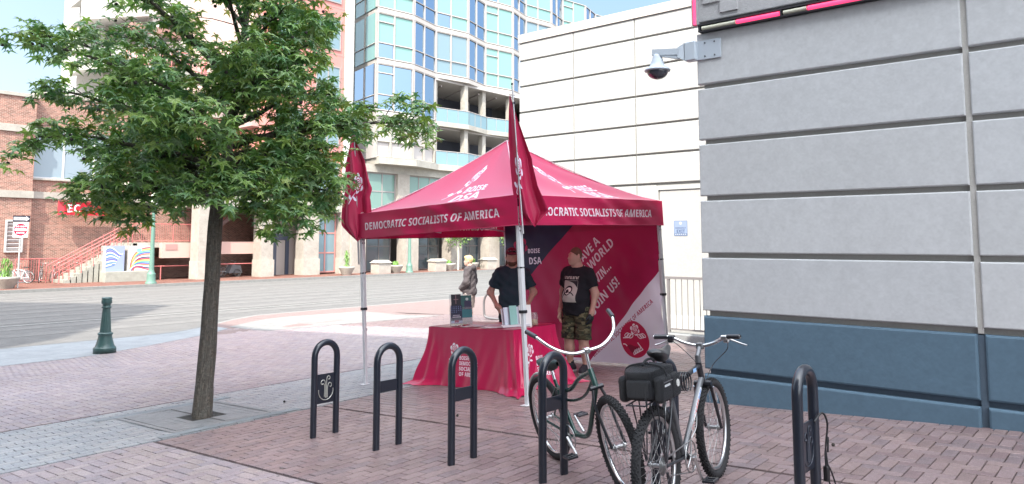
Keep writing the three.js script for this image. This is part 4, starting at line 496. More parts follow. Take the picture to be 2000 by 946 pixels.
function crank(parent, x, y, a, len, ringR) { const d = V(Math.cos(a), Math.sin(a), 0); part('chainring', new THREE.TorusGeometry(ringR, .005, 6, 40).translate(x, y, .05).clone(), steel, parent); part('chainring_web', Array.from({ length: 5 }, (_, k) => bar(V(x, y, .05), V(x + ringR * Math.cos(k * 1.2566), y + ringR * Math.sin(k * 1.2566), .05), .006, .004, 5)), steel, parent);
  for (const s of [1, -1]) { const e = V(x + s * d.x * len, y + s * d.y * len, s * .085); const c = part('crank_arm', bar(V(x, y, s * .07), e, .012, .009, 8), alloy, parent); part('pedal', [rbx(.095, .018, .016, .004, e.x, e.y, e.z + s * .02), rbx(.095, .018, .016, .004, e.x, e.y, e.z + s * .085), rbx(.016, .016, .075, .004, e.x - .04, e.y, e.z + s * .052), rbx(.016, .016, .075, .004, e.x + .04, e.y, e.z + s * .052), bar(V(e.x, e.y, e.z), V(e.x, e.y, e.z + s * .09), .008)], blackP, c); } }
function saddle(parent, x, y, L, Wd, m) { const g = grid(20, 20, (s, t) => { const a = s, w = Wd * (.18 + .82 * Math.pow(Math.sin(cl(a, 0, 1) * 1.9 + .0) , 1) ) * .5, ang = lerp(0, Math.PI * 2, t); const ww = lerp(Wd * .5, Wd * .12, Math.pow(a, .6)) * Math.pow(Math.sin(Math.PI * lerp(.0, .97, a)), .35); return V(x - L * .45 + L * a, y + .034 * Math.sin(ang) * (ang < Math.PI ? 1 : 1.5) * Math.pow(Math.sin(Math.PI * lerp(.0, .97, a)), .4) + .012 * Math.cos(a * 6.28), ww * Math.cos(ang)); }); return part('saddle', g, m, parent); }
{ // green cruiser
  const rx = 4.952, ru = 3.667, th = -2.055, g = local(thing('cruiser_bicycle', 'green cruiser bicycle with wide chrome handlebar leaning by the rack', 'bicycle', [rx, gy(rx, ru), ru], 'bicycles at the racks')); g.rotation.set(-.19 * -1, th, 0, 'YXZ'); g.rotateZ(-(gy(4.44, 2.69) - gy(rx, ru)) / 1.1 * -1);
  const green = mat([.012, .055, .045], { roughness: .25, clearcoat: .6 }), steer = -.12;
  wheel(g, 'rear_wheel', 0, .33, .33, .025, { spokes: 36, rim: chrome }); const fw = wheel(g, 'front_wheel', 1.1, .33, .33, .026, { spokes: 36, rim: chrome, steer, knob: 60 });
  const hb = V(.935, .70, 0), ht = V(.895, .82, 0), bb = V(.45, .28, 0), st = V(.26, .66, 0), ra = V(0, .33, 0);
  part('frame', [tube([ht.clone().add(V(.005, -.02, 0)), V(.7, .73, 0), V(.5, .62, 0), st.clone().add(V(.02, -.06, 0))], .016, 30, 10), tube([hb, V(.8, .5, 0), V(.66, .32, 0), bb], .018, 30, 10), tube([V(.92, .76, 0), V(.75, .62, 0), V(.55, .55, 0), V(.3, .52, 0)], .011, 24, 8), bar(bb, st, .016, .015, 10), bar(ht, hb, .021, .021, 12), ...[.05, -.05].flatMap((z) => [bar(bb.clone().setZ(z * .6), V(0, .33, z), .01), bar(V(.28, .6, z * .3), V(0, .33, z), .008)])], green, g);
  part('fork', [...[.052, -.052].map((z) => tube([V(.94, .69, z * .6), V(.97, .6, z), V(1.02, .48, z), V(1.1, .33, z)], .0105, 18, 8)), bar(V(.94, .70, -.05), V(.94, .70, .05), .016)], blackP, g);
  part('seat_post', bar(st, V(.235, .76, 0), .0125), chrome, g); saddle(g, .22, .79, .28, .25, mat([.02, .04, .04], { roughness: .5 })); crank(g, .45, .28, -.55, .17, .085); part('chain', [bar(V(.45, .365, .05), V(0, .37, .05), .004), bar(V(.45, .195, .05), V(0, .29, .05), .004)], steel, g); part('rear_sprocket', new THREE.CylinderGeometry(.04, .04, .008, 20).rotateX(Math.PI / 2).translate(0, .33, .05), steel, g);
  const cpt = V(.885, .945, 0); part('stem', [bar(ht, cpt, .0125), rbx(.05, .045, .045, .012, cpt.x + .01, cpt.y, 0)], chrome, g);
  const hbp = [V(.70, 1.14, -.33), V(.78, 1.11, -.31), V(.88, 1.02, -.24), V(.91, .955, -.12), V(.9, .945, 0), V(.91, .955, .12), V(.88, 1.02, .24), V(.78, 1.11, .31), V(.70, 1.14, .33)]; part('handlebar', tube(hbp, .0115, 60, 10), chrome, g); for (const s of [0, 8]) part('grip', bar(hbp[s], hbp[s].clone().lerp(hbp[s ? 7 : 1], 1.2), .0165, .0165, 12), blackP, g);
  part('rear_fender', [new THREE.TorusGeometry(.345, .012, 6, 24, 1.3).rotateZ(1.5).translate(0, .33, 0)], mat([.5, .55, .55], { roughness: .4, metalness: .5 }), g);
}
{ // mountain bike with trunk bag
  const rx = 4.085, ru = 2.265, th = .128, g = local(thing('mountain_bicycle', 'black and silver mountain bicycle with knobby tyres and flat handlebar', 'bicycle', [rx, gy(rx, ru), ru], 'bicycles at the racks')); g.rotation.set(-.071, th, .008, 'YXZ');
  wheel(g, 'rear_wheel', 0, .335, .335, .027, { knob: 58, spokes: 32 }); wheel(g, 'front_wheel', 1.06, .335, .335, .027, { knob: 58, spokes: 32, steer: .02 });
  const fm = mat([.14, .145, .155], { roughness: .3, metalness: .5 }), bb = V(.43, .29, 0), hb = V(.905, .69, 0), ht = V(.865, .81, 0), st = V(.285, .75, 0);
  const gradF = part('frame', [bar(bb, V(.9, .705, 0), .02, .02, 12), bar(bb, st, .0165, .0165, 10)], fm, g); part('top_tube', [bar(st.clone().add(V(.01, -.03, 0)), V(.87, .79, 0), .0165, .0165, 10), bar(ht, hb, .021, .021, 12), bar(V(.43, .29, -.04), V(.43, .29, .04), .022, .022, 10), ...[.055, -.055].flatMap((z) => [bar(bb.clone().setZ(z * .5), V(0, .335, z), .0095), bar(V(.3, .71, z * .35), V(0, .335, z), .0085)])], blackP, g);
  part('frame_decal', grid(12, 4, (s, t) => { const c = bb.clone().lerp(V(.9, .705, 0), lerp(.3, .85, s)), n = V(-.66, .75, 0), a = lerp(-.9, .9, t); return c.addScaledVector(n, .0206 * Math.sin(a)).add(V(0, 0, .0206 * Math.cos(a))); }), mat([1, 1, 1], { roughness: .3, map: canvas(512, 64, (x, w, h) => { x.fillStyle = '#b9bdc2'; x.fillRect(0, 0, w, h); for (let k = 0; k < 12; k++) { x.fillStyle = k > 8 ? '#3c6fb8' : '#cf5544'; x.save(); x.translate(30 + k * 40, 32); x.transform(1, 0, -.3, 1, 0, 0); x.fillRect(-13, -20, 26, 8); x.fillRect(-13, -4, 26, 8); x.fillRect(k % 3 ? -13 : 4, -20, 9, 40); x.restore(); } }) }), g);
  part('fork', [...[.055, -.055].map((z) => bar(V(.925, .64, z), V(1.06, .335, z), .014, .011, 10)), bar(V(.92, .66, -.06), V(.92, .66, .06), .02, .02, 10), bar(V(.905, .69, 0), V(.92, .66, 0), .02)], blackP, g);
  part('brake_arm', [...[.055, -.055].flatMap((z) => [bar(V(.955, .545, z * 1.3), V(.925, .64, z * 1.25), .007), bar(V(.05, .62, z), V(.12, .7, z * .7), .007)])], alloy, g);
  part('seat_post', bar(st, V(.24, .945, 0), .0135), blackP, g); saddle(g, .2, .965, .28, .19, mat([.03, .03, .032], { roughness: .3 })); crank(g, .43, .29, -1.15, .17, .095); part('chain', [bar(V(.43, .385, .05), V(0, .375, .05), .004), bar(V(.43, .195, .05), V(0, .28, .05), .004)], steel, g);
  part('cassette', [0, 1, 2, 3, 4].map((k) => new THREE.CylinderGeometry(.022 + .008 * (4 - k), .022 + .008 * (4 - k), .004, 20).rotateX(Math.PI / 2).translate(0, .335, .034 + k * .006)), steel, g); part('derailleur', [bar(V(0, .3, .06), V(.03, .2, .06), .009), new THREE.TorusGeometry(.02, .005, 5, 12).translate(.03, .2, .06), new THREE.TorusGeometry(.02, .005, 5, 12).translate(.02, .25, .06)], blackP, g);
  part('stem', [bar(ht, V(.862, .86, 0), .02, .02, 10), bar(V(.86, .85, 0), V(.93, .915, 0), .017), rbx(.045, .045, .05, .01, .93, .915, 0)], fm, g);
  const hp = [V(.86, .985, -.31), V(.89, .98, -.2), V(.92, .935, -.1), V(.93, .915, 0), V(.92, .935, .1), V(.89, .98, .2), V(.86, .985, .31)]; part('handlebar', tube(hp, .012, 50, 10), chrome, g);
  for (const s of [-1, 1]) { part('grip', bar(V(.861, .985, s * .305), V(.882, .983, s * .215), .0165, .0165, 12), blackP, g); const b = part('brake_lever', tube([V(.90, .975, s * .2), V(.93, .955, s * .23), V(.935, .93, s * .29), V(.925, .92, s * .33)], .006, 16, 6), alloy, g); part('shifter', [rbx(.05, .035, .05, .012, .895, .975, s * .19), rbx(.035, .03, .04, .01, .9, .955, s * .2)], s > 0 ? alloy : blackP, b); part('cable', tube([V(.92, .955, s * .2), V(1.02, .88, s * .16), V(1.0, .78, s * .06), V(.93, .70, s * .03)], .003, 24, 5), blackP, g); }
  part('rear_carrier', [...[.055, -.055].flatMap((z) => [bar(V(-.24, .72, z), V(.26, .74, z), .005), bar(V(-.06, .72, z), V(-.005, .36, z * 1.15), .0045), bar(V(.06, .725, z), V(.005, .36, z * 1.15), .0045), bar(V(-.16, .72, z), V(-.01, .36, z * 1.15), .0045)]), ...[-.24, -.08, .08, .24].map((x) => bar(V(x, .722, -.055), V(x, .722, .055), .0045))], blackP, g);
  // coiled lock and bottle below the saddle
  part('coil_cable', tube(Array.from({ length: 40 }, (_, k) => V(.27 + .05 * Math.sin(k * .72), .78 + .055 * Math.cos(k * .72), .07 + k * .0018)), .005, 160, 5), blackP, g); part('tube_emblem', grid(1, 1, (s, t) => V(lerp(.70, .76, s), lerp(.765, .79, t), .0185)), mat([.3, .5, .8], { roughness: .3 }), g);
  part('bottle_cage', tube([V(.5, .4, .02), V(.56, .5, .05), V(.6, .53, .05), V(.57, .44, .05), V(.52, .38, .03)], .004, 24, 5), steel, g);
  const b = local(thing('bike_trunk_bag', 'black zipped bag strapped on the mountain bicycle carrier', 'bag', [rx, gy(rx, ru), ru])); b.rotation.copy(g.rotation); const bm = mat([.017, .019, .025], { roughness: .5 }, TX.cloth, .05, TX.barkB, .012);
  const body = grid(28, 16, (s, t) => { const a = s * Math.PI * 2, y = t, c = Math.cos(a), sn = Math.sin(a), e = .5, sx = Math.sign(c) * Math.pow(Math.abs(c), e), sz = Math.sign(sn) * Math.pow(Math.abs(sn), e), bul = 1 + .05 * Math.sin(y * 9 + a * 2) * (1 - y * .4), k = y < .06 ? y / .06 : y > .86 ? 1 - Math.pow((y - .86) / .14, 2) * .96 : 1; return V(.0 + .175 * sx * k * bul, .73 + .185 * y + .02 * (y > .8 ? Math.cos(sx * 1.3) : 0), .105 * sz * k * bul); });
  part('body', body, bm, b); for (const s of [1, -1]) { const p = part('side_pocket', rbx(.18, .15, .06, .026, -.075, .795, s * .108), bm, b); part('zip', bar(V(-.14, .835, s * .14), V(-.0, .835, s * .14), .0035), mat([.1, .1, .11], { roughness: .3, metalness: .5 }), p); const q = part('side_pocket', rbx(.14, .14, .055, .024, .095, .79, s * .105), bm, b); } part('rear_pocket', rbx(.04, .11, .15, .018, -.175, .8, 0), bm, b); part('round_patch', new THREE.CylinderGeometry(.022, .022, .004, 20).rotateX(Math.PI / 2).translate(.1, .80, .135), mat([.5, .5, .48], { roughness: .5 }), b); part('reflective_strip', box(.085, .012, .003, -.08, .815, .1395), mat([.45, .46, .47], { roughness: .3 }), b);
  part('strap', [tube([V(-.06, .72, .12), V(-.06, .9, .12), V(-.06, .93, .04), V(-.06, .93, -.04), V(-.06, .9, -.12), V(-.06, .72, -.12)], .006, 30, 5), tube([V(-.21, .80, .05), V(-.22, .7, .06), V(-.21, .64, .05)], .004, 12, 5)], bm, b); part('handle', tube([V(-.09, .925, .0), V(-.05, .945, 0), V(.05, .945, 0), V(.09, .925, 0)], .008, 20, 6), bm, b);
}

// ---------------------------------------------------------------- canopy tent (stands square to the sloping paving)
const CF = (() => { const su = -.0499, sv = .0122, n = V(-sv, 1, su).normalize(), e1 = V(1, sv, 0).normalize(), e2 = n.clone().cross(e1).normalize(); if (e2.z > 0) e2.negate(); const c = Math.cos(-.048), s = Math.sin(-.048); const a1 = e1.clone().multiplyScalar(c).addScaledVector(e2, s), a2 = e1.clone().multiplyScalar(-s).addScaledVector(e2, c); return new THREE.Matrix4().makeBasis(a1, n, a2.clone().negate()).setPosition(G(6.5267, 5.2172)); })();
const CS = 2.932, HB = 1.948, HT = 2.28, HP = 3.22;        // side, valance bottom, eave, peak
const inFrame = (g, x = 0, y = 0, z = 0) => { g.matrixAutoUpdate = true; const m = CF.clone().multiply(new THREE.Matrix4().makeTranslation(x, y, z)); m.decompose(g.position, g.quaternion, g.scale); return local(g); };
const RED = '#c31955', REDL = [.545, .01, .092];
function rose(x, cx, cy, r, fg, bg, stem = 1) {           // line rose: lobed outline, spiral heart, leaves and stem
  x.save(); x.translate(cx, cy); x.scale(r, r); x.lineJoin = x.lineCap = 'round'; x.fillStyle = fg; x.strokeStyle = bg; x.lineWidth = .1;
  if (stem) { x.strokeStyle = fg; x.lineWidth = .13; x.beginPath(); x.moveTo(-.1, .9); x.quadraticCurveTo(-.35, 1.5, -.9, 2.2); x.stroke(); x.beginPath(); x.moveTo(-.3, 1.35); x.quadraticCurveTo(.25, 1.15, .6, 1.5); x.quadraticCurveTo(.1, 1.75, -.3, 1.35); x.fill(); x.beginPath(); x.moveTo(-.5, 1.65); x.quadraticCurveTo(-1.1, 1.2, -1.35, 1.6); x.quadraticCurveTo(-.9, 1.95, -.5, 1.65); x.fill(); x.strokeStyle = bg; x.lineWidth = .1; }
  for (let k = 0; k < 6; k++) { const a = k * 1.047 + .3; x.beginPath(); x.ellipse(.55 * Math.cos(a), .5 * Math.sin(a), .52, .42, a, 0, 7); x.fill(); x.stroke(); }
  x.beginPath(); x.arc(0, 0, .6, 0, 7); x.fill(); x.stroke(); x.beginPath(); for (let k = 0; k < 60; k++) { const a = k * .24, q = .03 + .0085 * k; x.lineTo(q * Math.cos(a) * 1.05, q * Math.sin(a) * .85); } x.stroke(); x.beginPath(); x.moveTo(-.55, .1); x.quadraticCurveTo(0, .75, .6, .05); x.stroke(); x.beginPath(); x.moveTo(-.4, .35); x.quadraticCurveTo(.05, 1.0, .5, .4); x.stroke(); x.restore();
}
function text(x, str, cx, cy, size, fill, wide, weight = 'bold') { x.font = `${weight} ${size}px sans-serif`; x.fillStyle = fill; x.textAlign = 'left'; x.textBaseline = 'middle'; const m = x.measureText(str).width; x.save(); x.translate(cx, cy); if (wide) x.scale(wide / m, 1); x.fillText(str, wide ? 0 : -0, 0); x.restore(); }
{
  const g = inFrame(thing('canopy_tent', 'crimson pop-up canopy tent with white lettering on its valance', 'canopy tent'));
  const fab = (map) => { const m = new THREE.MeshPhysicalMaterial({ color: map ? 0xffffff : col(...REDL), map: map ?? null, roughness: .45, transmission: .28, thickness: 0, side: THREE.DoubleSide, sheen: .5, sheenRoughness: .5, sheenColor: col(.6, .3, .4) }); return m; };
  const roofT = canvas(1024, 512, (x, w, h) => { x.fillStyle = RED; x.fillRect(0, 0, w, h); x.save(); x.translate(520, 285); x.scale(1, 1.5); rose(x, 10, -40, 56, '#f0edf6', RED); x.restore(); text(x, 'BOISE', 590, 345, 74, '#f0edf6', 200); text(x, 'DSA', 570, 425, 104, '#f0edf6', 210); });
  const valT = canvas(2048, 256, (x, w, h) => { x.fillStyle = RED; x.fillRect(0, 0, w, h); text(x, 'DEMOCRATIC SOCIALISTS OF AMERICA', 130, 138, 104, '#f1eef6', 1720); });
  const roofM = fab(roofT), valM = fab(valT), S = CS + .05, o = -.025;
  const cor = [[o, o], [o + S, o], [o + S, o + S], [o, o + S]];          // x, and towards the street
  const ctr = [CS / 2, CS / 2];
  const sides = [[3, 0], [0, 1], [1, 2], [2, 3]];
  for (const [a, b] of sides) {
    const A = cor[a], B = cor[b];
    part('roof_panel', grid(36, 22, (s, t) => { const k = 1 - t, px = lerp(lerp(A[0], B[0], s), ctr[0], t), pz = lerp(lerp(A[1], B[1], s), ctr[1], t); const e = Math.abs(s - .5) * 2, sag = -.055 * (1 - e * e) * Math.sin(Math.PI * Math.pow(k, .7)) + .012 * Math.sin(s * 13 + t * 7 + A[1]) * Math.sin(Math.PI * t); return V(px, HT + (HP - HT) * Math.pow(t, 1.28) + sag, -pz); }), roofM, g, { keepUV: true });
    const out = V((A[0] + B[0]) / 2 - ctr[0], 0, -((A[1] + B[1]) / 2 - ctr[1])).normalize();
    part('valance', grid(70, 9, (s, t) => { const q = V(lerp(A[0], B[0], s), lerp(HB, HT + .004, t), -lerp(A[1], B[1], s)); const e = Math.sin(Math.PI * s); return q.addScaledVector(out, .012 + e * (.016 * Math.sin(s * 23 + t * 2.4 + A[0]) * (1 - .4 * t) + .009 * Math.sin(s * 37 + t * 9) * (s > .5 ? 1.6 : .6) + .007 * Math.sin(t * 13 + s * 6) + .02 * Math.sin(t * 3.1 + s * 5) * .8)); }), valM, g, { keepUV: true });
    part('seam', tube(Array.from({ length: 9 }, (_, k) => { const t = k / 8; return V(lerp(B[0], ctr[0], t), HT + (HP - HT) * Math.pow(t, 1.28) + .004, -lerp(B[1], ctr[1], t)); }), .007, 24, 5), mat([.62, .4, .46], { roughness: .7 }), g);
    part('hem', tube(Array.from({ length: 15 }, (_, k) => V(lerp(A[0], B[0], k / 14), HB, -lerp(A[1], B[1], k / 14)).addScaledVector(out, .012)), .006, 30, 5), mat([.42, .03, .09], { roughness: .7 }), g);
  }
  const al = mat([.66, .67, .69], { roughness: .45, metalness: .25 }), bk = mat([.015, .015, .02], { roughness: .5 });
  for (const [x, z] of [[.02, .02], [CS - .02, .02], [CS - .02, CS - .02], [.02, CS - .02]]) {
    const leg = part('leg', [rbx(.056, 1.25, .056, .006, x, 1.6, -z), rbx(.042, 1.05, .042, .004, x, .53, -z), ...[-1, 1].flatMap((k) => [box(.006, 1.2, .012, x + k * .029, 1.6, -z), box(.012, 1.2, .006, x, 1.6, -z + k * .029)])], al, g); part('collar', [rbx(.07, .035, .07, .008, x, 1.0, -z), rbx(.064, .02, .064, .008, x, 1.48, -z), rbx(.03, .03, .02, .005, x + .028, .72, -z)], bk, leg); part('foot', [rbx(.11, .008, .09, .003, x - .02, .006, -z), rbx(.045, .1, .045, .004, x, .055, -z)], x < 1 ? al : al, leg); part('corner_bracket', [rbx(.07, .09, .07, .01, x, 2.2, -z), ...[0, 1, 2, 3].map((k) => box(.05, .018, .004, x, 2.02 - k * .045, -z + .026))], bk, leg);
  }
  const bars = []; for (const [a, b] of sides) { const A = cor[a], B = cor[b], p = (k, y) => V(lerp(A[0] + .02, B[0], k), y, -lerp(A[1], B[1], k)).lerp(V(CS / 2, y, -CS / 2), .03); for (const [k0, k1] of [[0, .5], [.5, 1]]) { bars.push(slat(p(k0, 2.22), p(k1, 1.9 + .16), .012, .025), slat(p(k0, 2.02), p(k1, 2.22), .012, .025)); } }
  part('truss_bar', bars, al, g); part('peak_pole', [bar(V(CS / 2, 2.3, -CS / 2), V(CS / 2, HP - .01, -CS / 2), .018), ...cor.map(([x, z]) => bar(V(x, 2.24, -z).lerp(V(CS / 2, 2.24, -CS / 2), .02), V(CS / 2, 2.5, -CS / 2), .01))], al, g);
}
{ // backdrop banner tied to the far side of the frame
  const g = inFrame(thing('backdrop_banner', 'large printed banner hanging across the back of the tent', 'banner'), CS - .05, 0, -CS / 2);
  const bw = 2048, bh = 1376, T = canvas(bw, bh, (x, w, h) => { const X = (a) => a * w, Y = (b) => (1 - b) * h; const P = (pts, c) => { x.fillStyle = c; x.beginPath(); pts.forEach(([a, b], i) => i ? x.lineTo(X(a), Y(b)) : x.moveTo(X(a), Y(b))); x.fill(); };
    x.fillStyle = '#a8144e'; x.fillRect(0, 0, w, h); P([[0, 1], [.53, 1], [.13, .56], [0, .42]], '#1b1f3f'); P([[1, .63], [.55, 0], [1, 0]], '#e6e2f0'); P([[0, .02], [.55, .02], [.55, 0], [0, 0]], '#e6e2f0');
    x.save(); x.translate(X(.115), Y(.83)); rose(x, 0, 0, 105, '#a8144e', '#1b1f3f', 0); x.restore(); x.strokeStyle = '#e6e2f0'; x.lineWidth = 9; x.lineJoin = 'round'; x.beginPath(); [[.085, .73], [.1, .73], [.112, .69], [.128, .66], [.15, .655], [.135, .6], [.125, .605], [.105, .64], [.09, .66], [.085, .73]].forEach(([a, b], i) => i ? x.lineTo(X(a), Y(b)) : x.moveTo(X(a), Y(b))); x.stroke(); for (let k = 0; k < 4; k++) { x.beginPath(); x.moveTo(X(.075 + k * .012), Y(.735 - k * .01)); x.lineTo(X(.088 + k * .01), Y(.66)); x.stroke(); }
    text(x, 'BOISE', X(.165), Y(.79), 62, '#e6e2f0', 190); text(x, 'DSA', X(.17), Y(.715), 98, '#e6e2f0', 190);
    const dia = (str, a, b, size, wide, c) => { x.save(); x.translate(X(a), Y(b)); x.rotate(-.64); text(x, str, 0, 0, size, c, wide); x.restore(); };
    dia('HAVE A', .498, .68, 122, 385, '#dcd2dd'); dia('NEW WORLD', .466, .532, 122, 690, '#dcd2dd'); dia('TO WIN...', .545, .482, 122, 440, '#dcd2dd'); dia('JOIN US!', .58, .363, 122, 465, '#dcd2dd');
    x.save(); x.translate(X(.575), Y(.042)); x.rotate(-.6); text(x, 'DEMOCRATIC SOCIALISTS OF AMERICA', 0, 0, 56, '#a5154a', 930); x.restore();
    x.fillStyle = '#c01a4b'; x.beginPath(); x.ellipse(X(.83), Y(.165), 172, 168, 0, 0, 7); x.fill(); rose(x, X(.835), Y(.23), 58, '#f2e6ee', '#c01a4b', 0); x.strokeStyle = '#f2e6ee'; x.lineWidth = 8; x.lineCap = 'round'; for (const s of [-1, 1]) { for (let k = 0; k < 3; k++) { x.beginPath(); x.ellipse(X(.835) + s * (50 + k * 26), Y(.185) - k * 6, 26, 13, s * .5, 0, 7); x.stroke(); } } x.lineCap = 'butt'; x.fillStyle = '#8a1038'; x.beginPath(); [[.782, .125], [.8, .13], [.825, .12], [.848, .118], [.855, .098], [.835, .08], [.815, .07], [.8, .085]].forEach(([a, b], i) => i ? x.lineTo(X(a), Y(b)) : x.moveTo(X(a), Y(b))); x.fill(); x.lineWidth = 9; for (let k = 0; k < 4; k++) { x.beginPath(); x.moveTo(X(.816 + k * .0105), Y(.07 + k * .004)); x.lineTo(X(.83 + k * .0105), Y(.098 + k * .006)); x.stroke(); } x.lineWidth = 10; x.beginPath(); x.moveTo(X(.845), Y(.145)); x.lineTo(X(.872), Y(.1)); x.lineTo(X(.818), Y(.063)); x.stroke(); x.beginPath(); x.moveTo(X(.758), Y(.13)); x.quadraticCurveTo(X(.772), Y(.135), X(.782), Y(.118)); x.stroke(); x.beginPath(); x.moveTo(X(.762), Y(.172)); x.lineTo(X(.8), Y(.176)); x.stroke(); });
  const m = new THREE.MeshPhysicalMaterial({ color: 0xffffff, map: T, roughness: .55, side: THREE.DoubleSide, transmission: .12, thickness: 0 });
  part('sheet', grid(90, 60, (s, t) => { const z = lerp(-CS / 2 + .02, CS / 2 - .02, s), y = lerp(.03, HB + .18, t); const w = .018 * Math.sin(s * 17 + t * 6) + .014 * Math.sin(s * 9 - t * 13) + .01 * Math.sin(s * 41 + t * 21) + .02 * Math.sin(t * 4 + s * 3) + .03 * Math.exp(-Math.pow((s - .3 - .25 * t) * 14, 2)) * (1 - t); return V(w * Math.sin(Math.PI * cl(t * 1.15, 0, 1)) * .9 + .012 * (n24(s, t * .6) - .5), y, z); }), m, g, { keepUV: true });
  part('tie', [.3, 1.0, 1.7].map((y) => rbx(.05, .03, .05, .006, .03, y, CS / 2 - .03)), mat([.5, .5, .5], {}), g);
}
// ---------------------------------------------------------------- flags on the tent legs
function flagTex(rx, ry, r) { return canvas(512, 768, (x, w, h) => { x.fillStyle = '#a61345'; x.fillRect(0, 0, w, h); x.save(); x.translate(rx, ry); x.rotate(.3); rose(x, 0, 0, r, '#dfe0f2', '#a61345'); x.restore(); }); }
const flagM = (t) => new THREE.MeshPhysicalMaterial({ color: 0xffffff, map: t, roughness: .6, transmission: .12, thickness: 0, side: THREE.DoubleSide });
{
  const g = inFrame(thing('crimson_flag', 'furled crimson flag on a pole at the street side tent leg', 'flag', undefined, 'flags on the tent'), .0, HB, -CS);
  part('pole', bar(V(-.03, -.35, 0), V(-.06, 1.56, .0), .012), mat([.3, .3, .32], { metalness: .6, roughness: .4 }), g);
  const R = V(.6486, 0, .7611), F = V(.7611, 0, -.6486);
  const prof = [[0, -.01, .01], [.15, -.05, .05], [.3, -.09, .12], [.45, -.12, .17], [.55, -.14, .21], [.62, -.16, .17], [.75, -.17, .17], [.85, -.18, .18], [.93, -.10, .12], [1, -.012, .012]];
  const wid = (t, j) => { let i = 0; while (i < prof.length - 2 && prof[i + 1][0] < t) i++; const k = (t - prof[i][0]) / (prof[i + 1][0] - prof[i][0]); return lerp(prof[i][j], prof[i + 1][j], k); };
  part('cloth', grid(46, 50, (s, t) => { const d = 1 - t, l = wid(d, 1), r = wid(d, 2), x = 1.2 * lerp(l, r, s) - .055 * (1 - d * .6), y = lerp(1.54, -.05, d) + .03 * Math.sin(s * 3) * d; const f = .075 * Math.sin(s * 10.5 + d * 1.6) * Math.min(1, d * 2.2) * (1 - .5 * d) + .02 * Math.sin(s * 23 + d * 7) * d; return V(0, y, 0).addScaledVector(R, x + .012 * Math.sin(d * 14 + s * 4)).addScaledVector(F, f - .05); }), flagM(flagTex(265, 385, 74)), g, { keepUV: true });
}
{
  const g = inFrame(thing('crimson_flag', 'draped crimson flag on a pole at the front tent leg', 'flag', undefined, 'flags on the tent'), .0, HB, 0);
  const pm = mat([.55, .55, .57], { metalness: .7, roughness: .35 });
  part('pole', [bar(V(.01, -.1, .045), V(-.03, .8, .05), .011), bar(V(-.03, .8, .05), V(-.06, 1.56, .05), .008)], pm, g); part('finial', [ball(.013, -.061, 1.575, .05), rbx(.03, .03, .03, .006, -.012, .55, .05), rbx(.026, .03, .026, .006, -.045, 1.36, .05)], mat([.02, .02, .03], {}), g);
  const R = V(.6486, 0, .7611), F = V(.7611, 0, -.6486);
  const prof = [[0, 0, .012], [.12, -.02, .05], [.3, -.045, .12], [.5, -.05, .20], [.53, -.05, .2], [.7, -.045, .24], [.9, -.02, .345], [1, .14, .20]];
  const wid = (t, j) => { let i = 0; while (i < prof.length - 2 && prof[i + 1][0] < t) i++; const k = (t - prof[i][0]) / (prof[i + 1][0] - prof[i][0]); return lerp(prof[i][j], prof[i + 1][j], k); };
  part('cloth', grid(46, 50, (s, t) => { const d = 1 - t, x = lerp(wid(d, 1), wid(d, 2), s) - .04 * (1 - d), y = lerp(1.46, -.03, d) + (d > .85 ? .25 * (d - .85) * Math.abs(s - .55) * 2 : 0); const f = .06 * Math.sin(s * 8.5 + d * 2.2) * Math.min(1, d * 2.5) + .018 * Math.sin(s * 21 + d * 5) * d; return V(0, y, 0).addScaledVector(R, x).addScaledVector(F, f * .8 - .06 * s + .015); }), flagM(flagTex(190, 420, 80)), g, { keepUV: true });
}
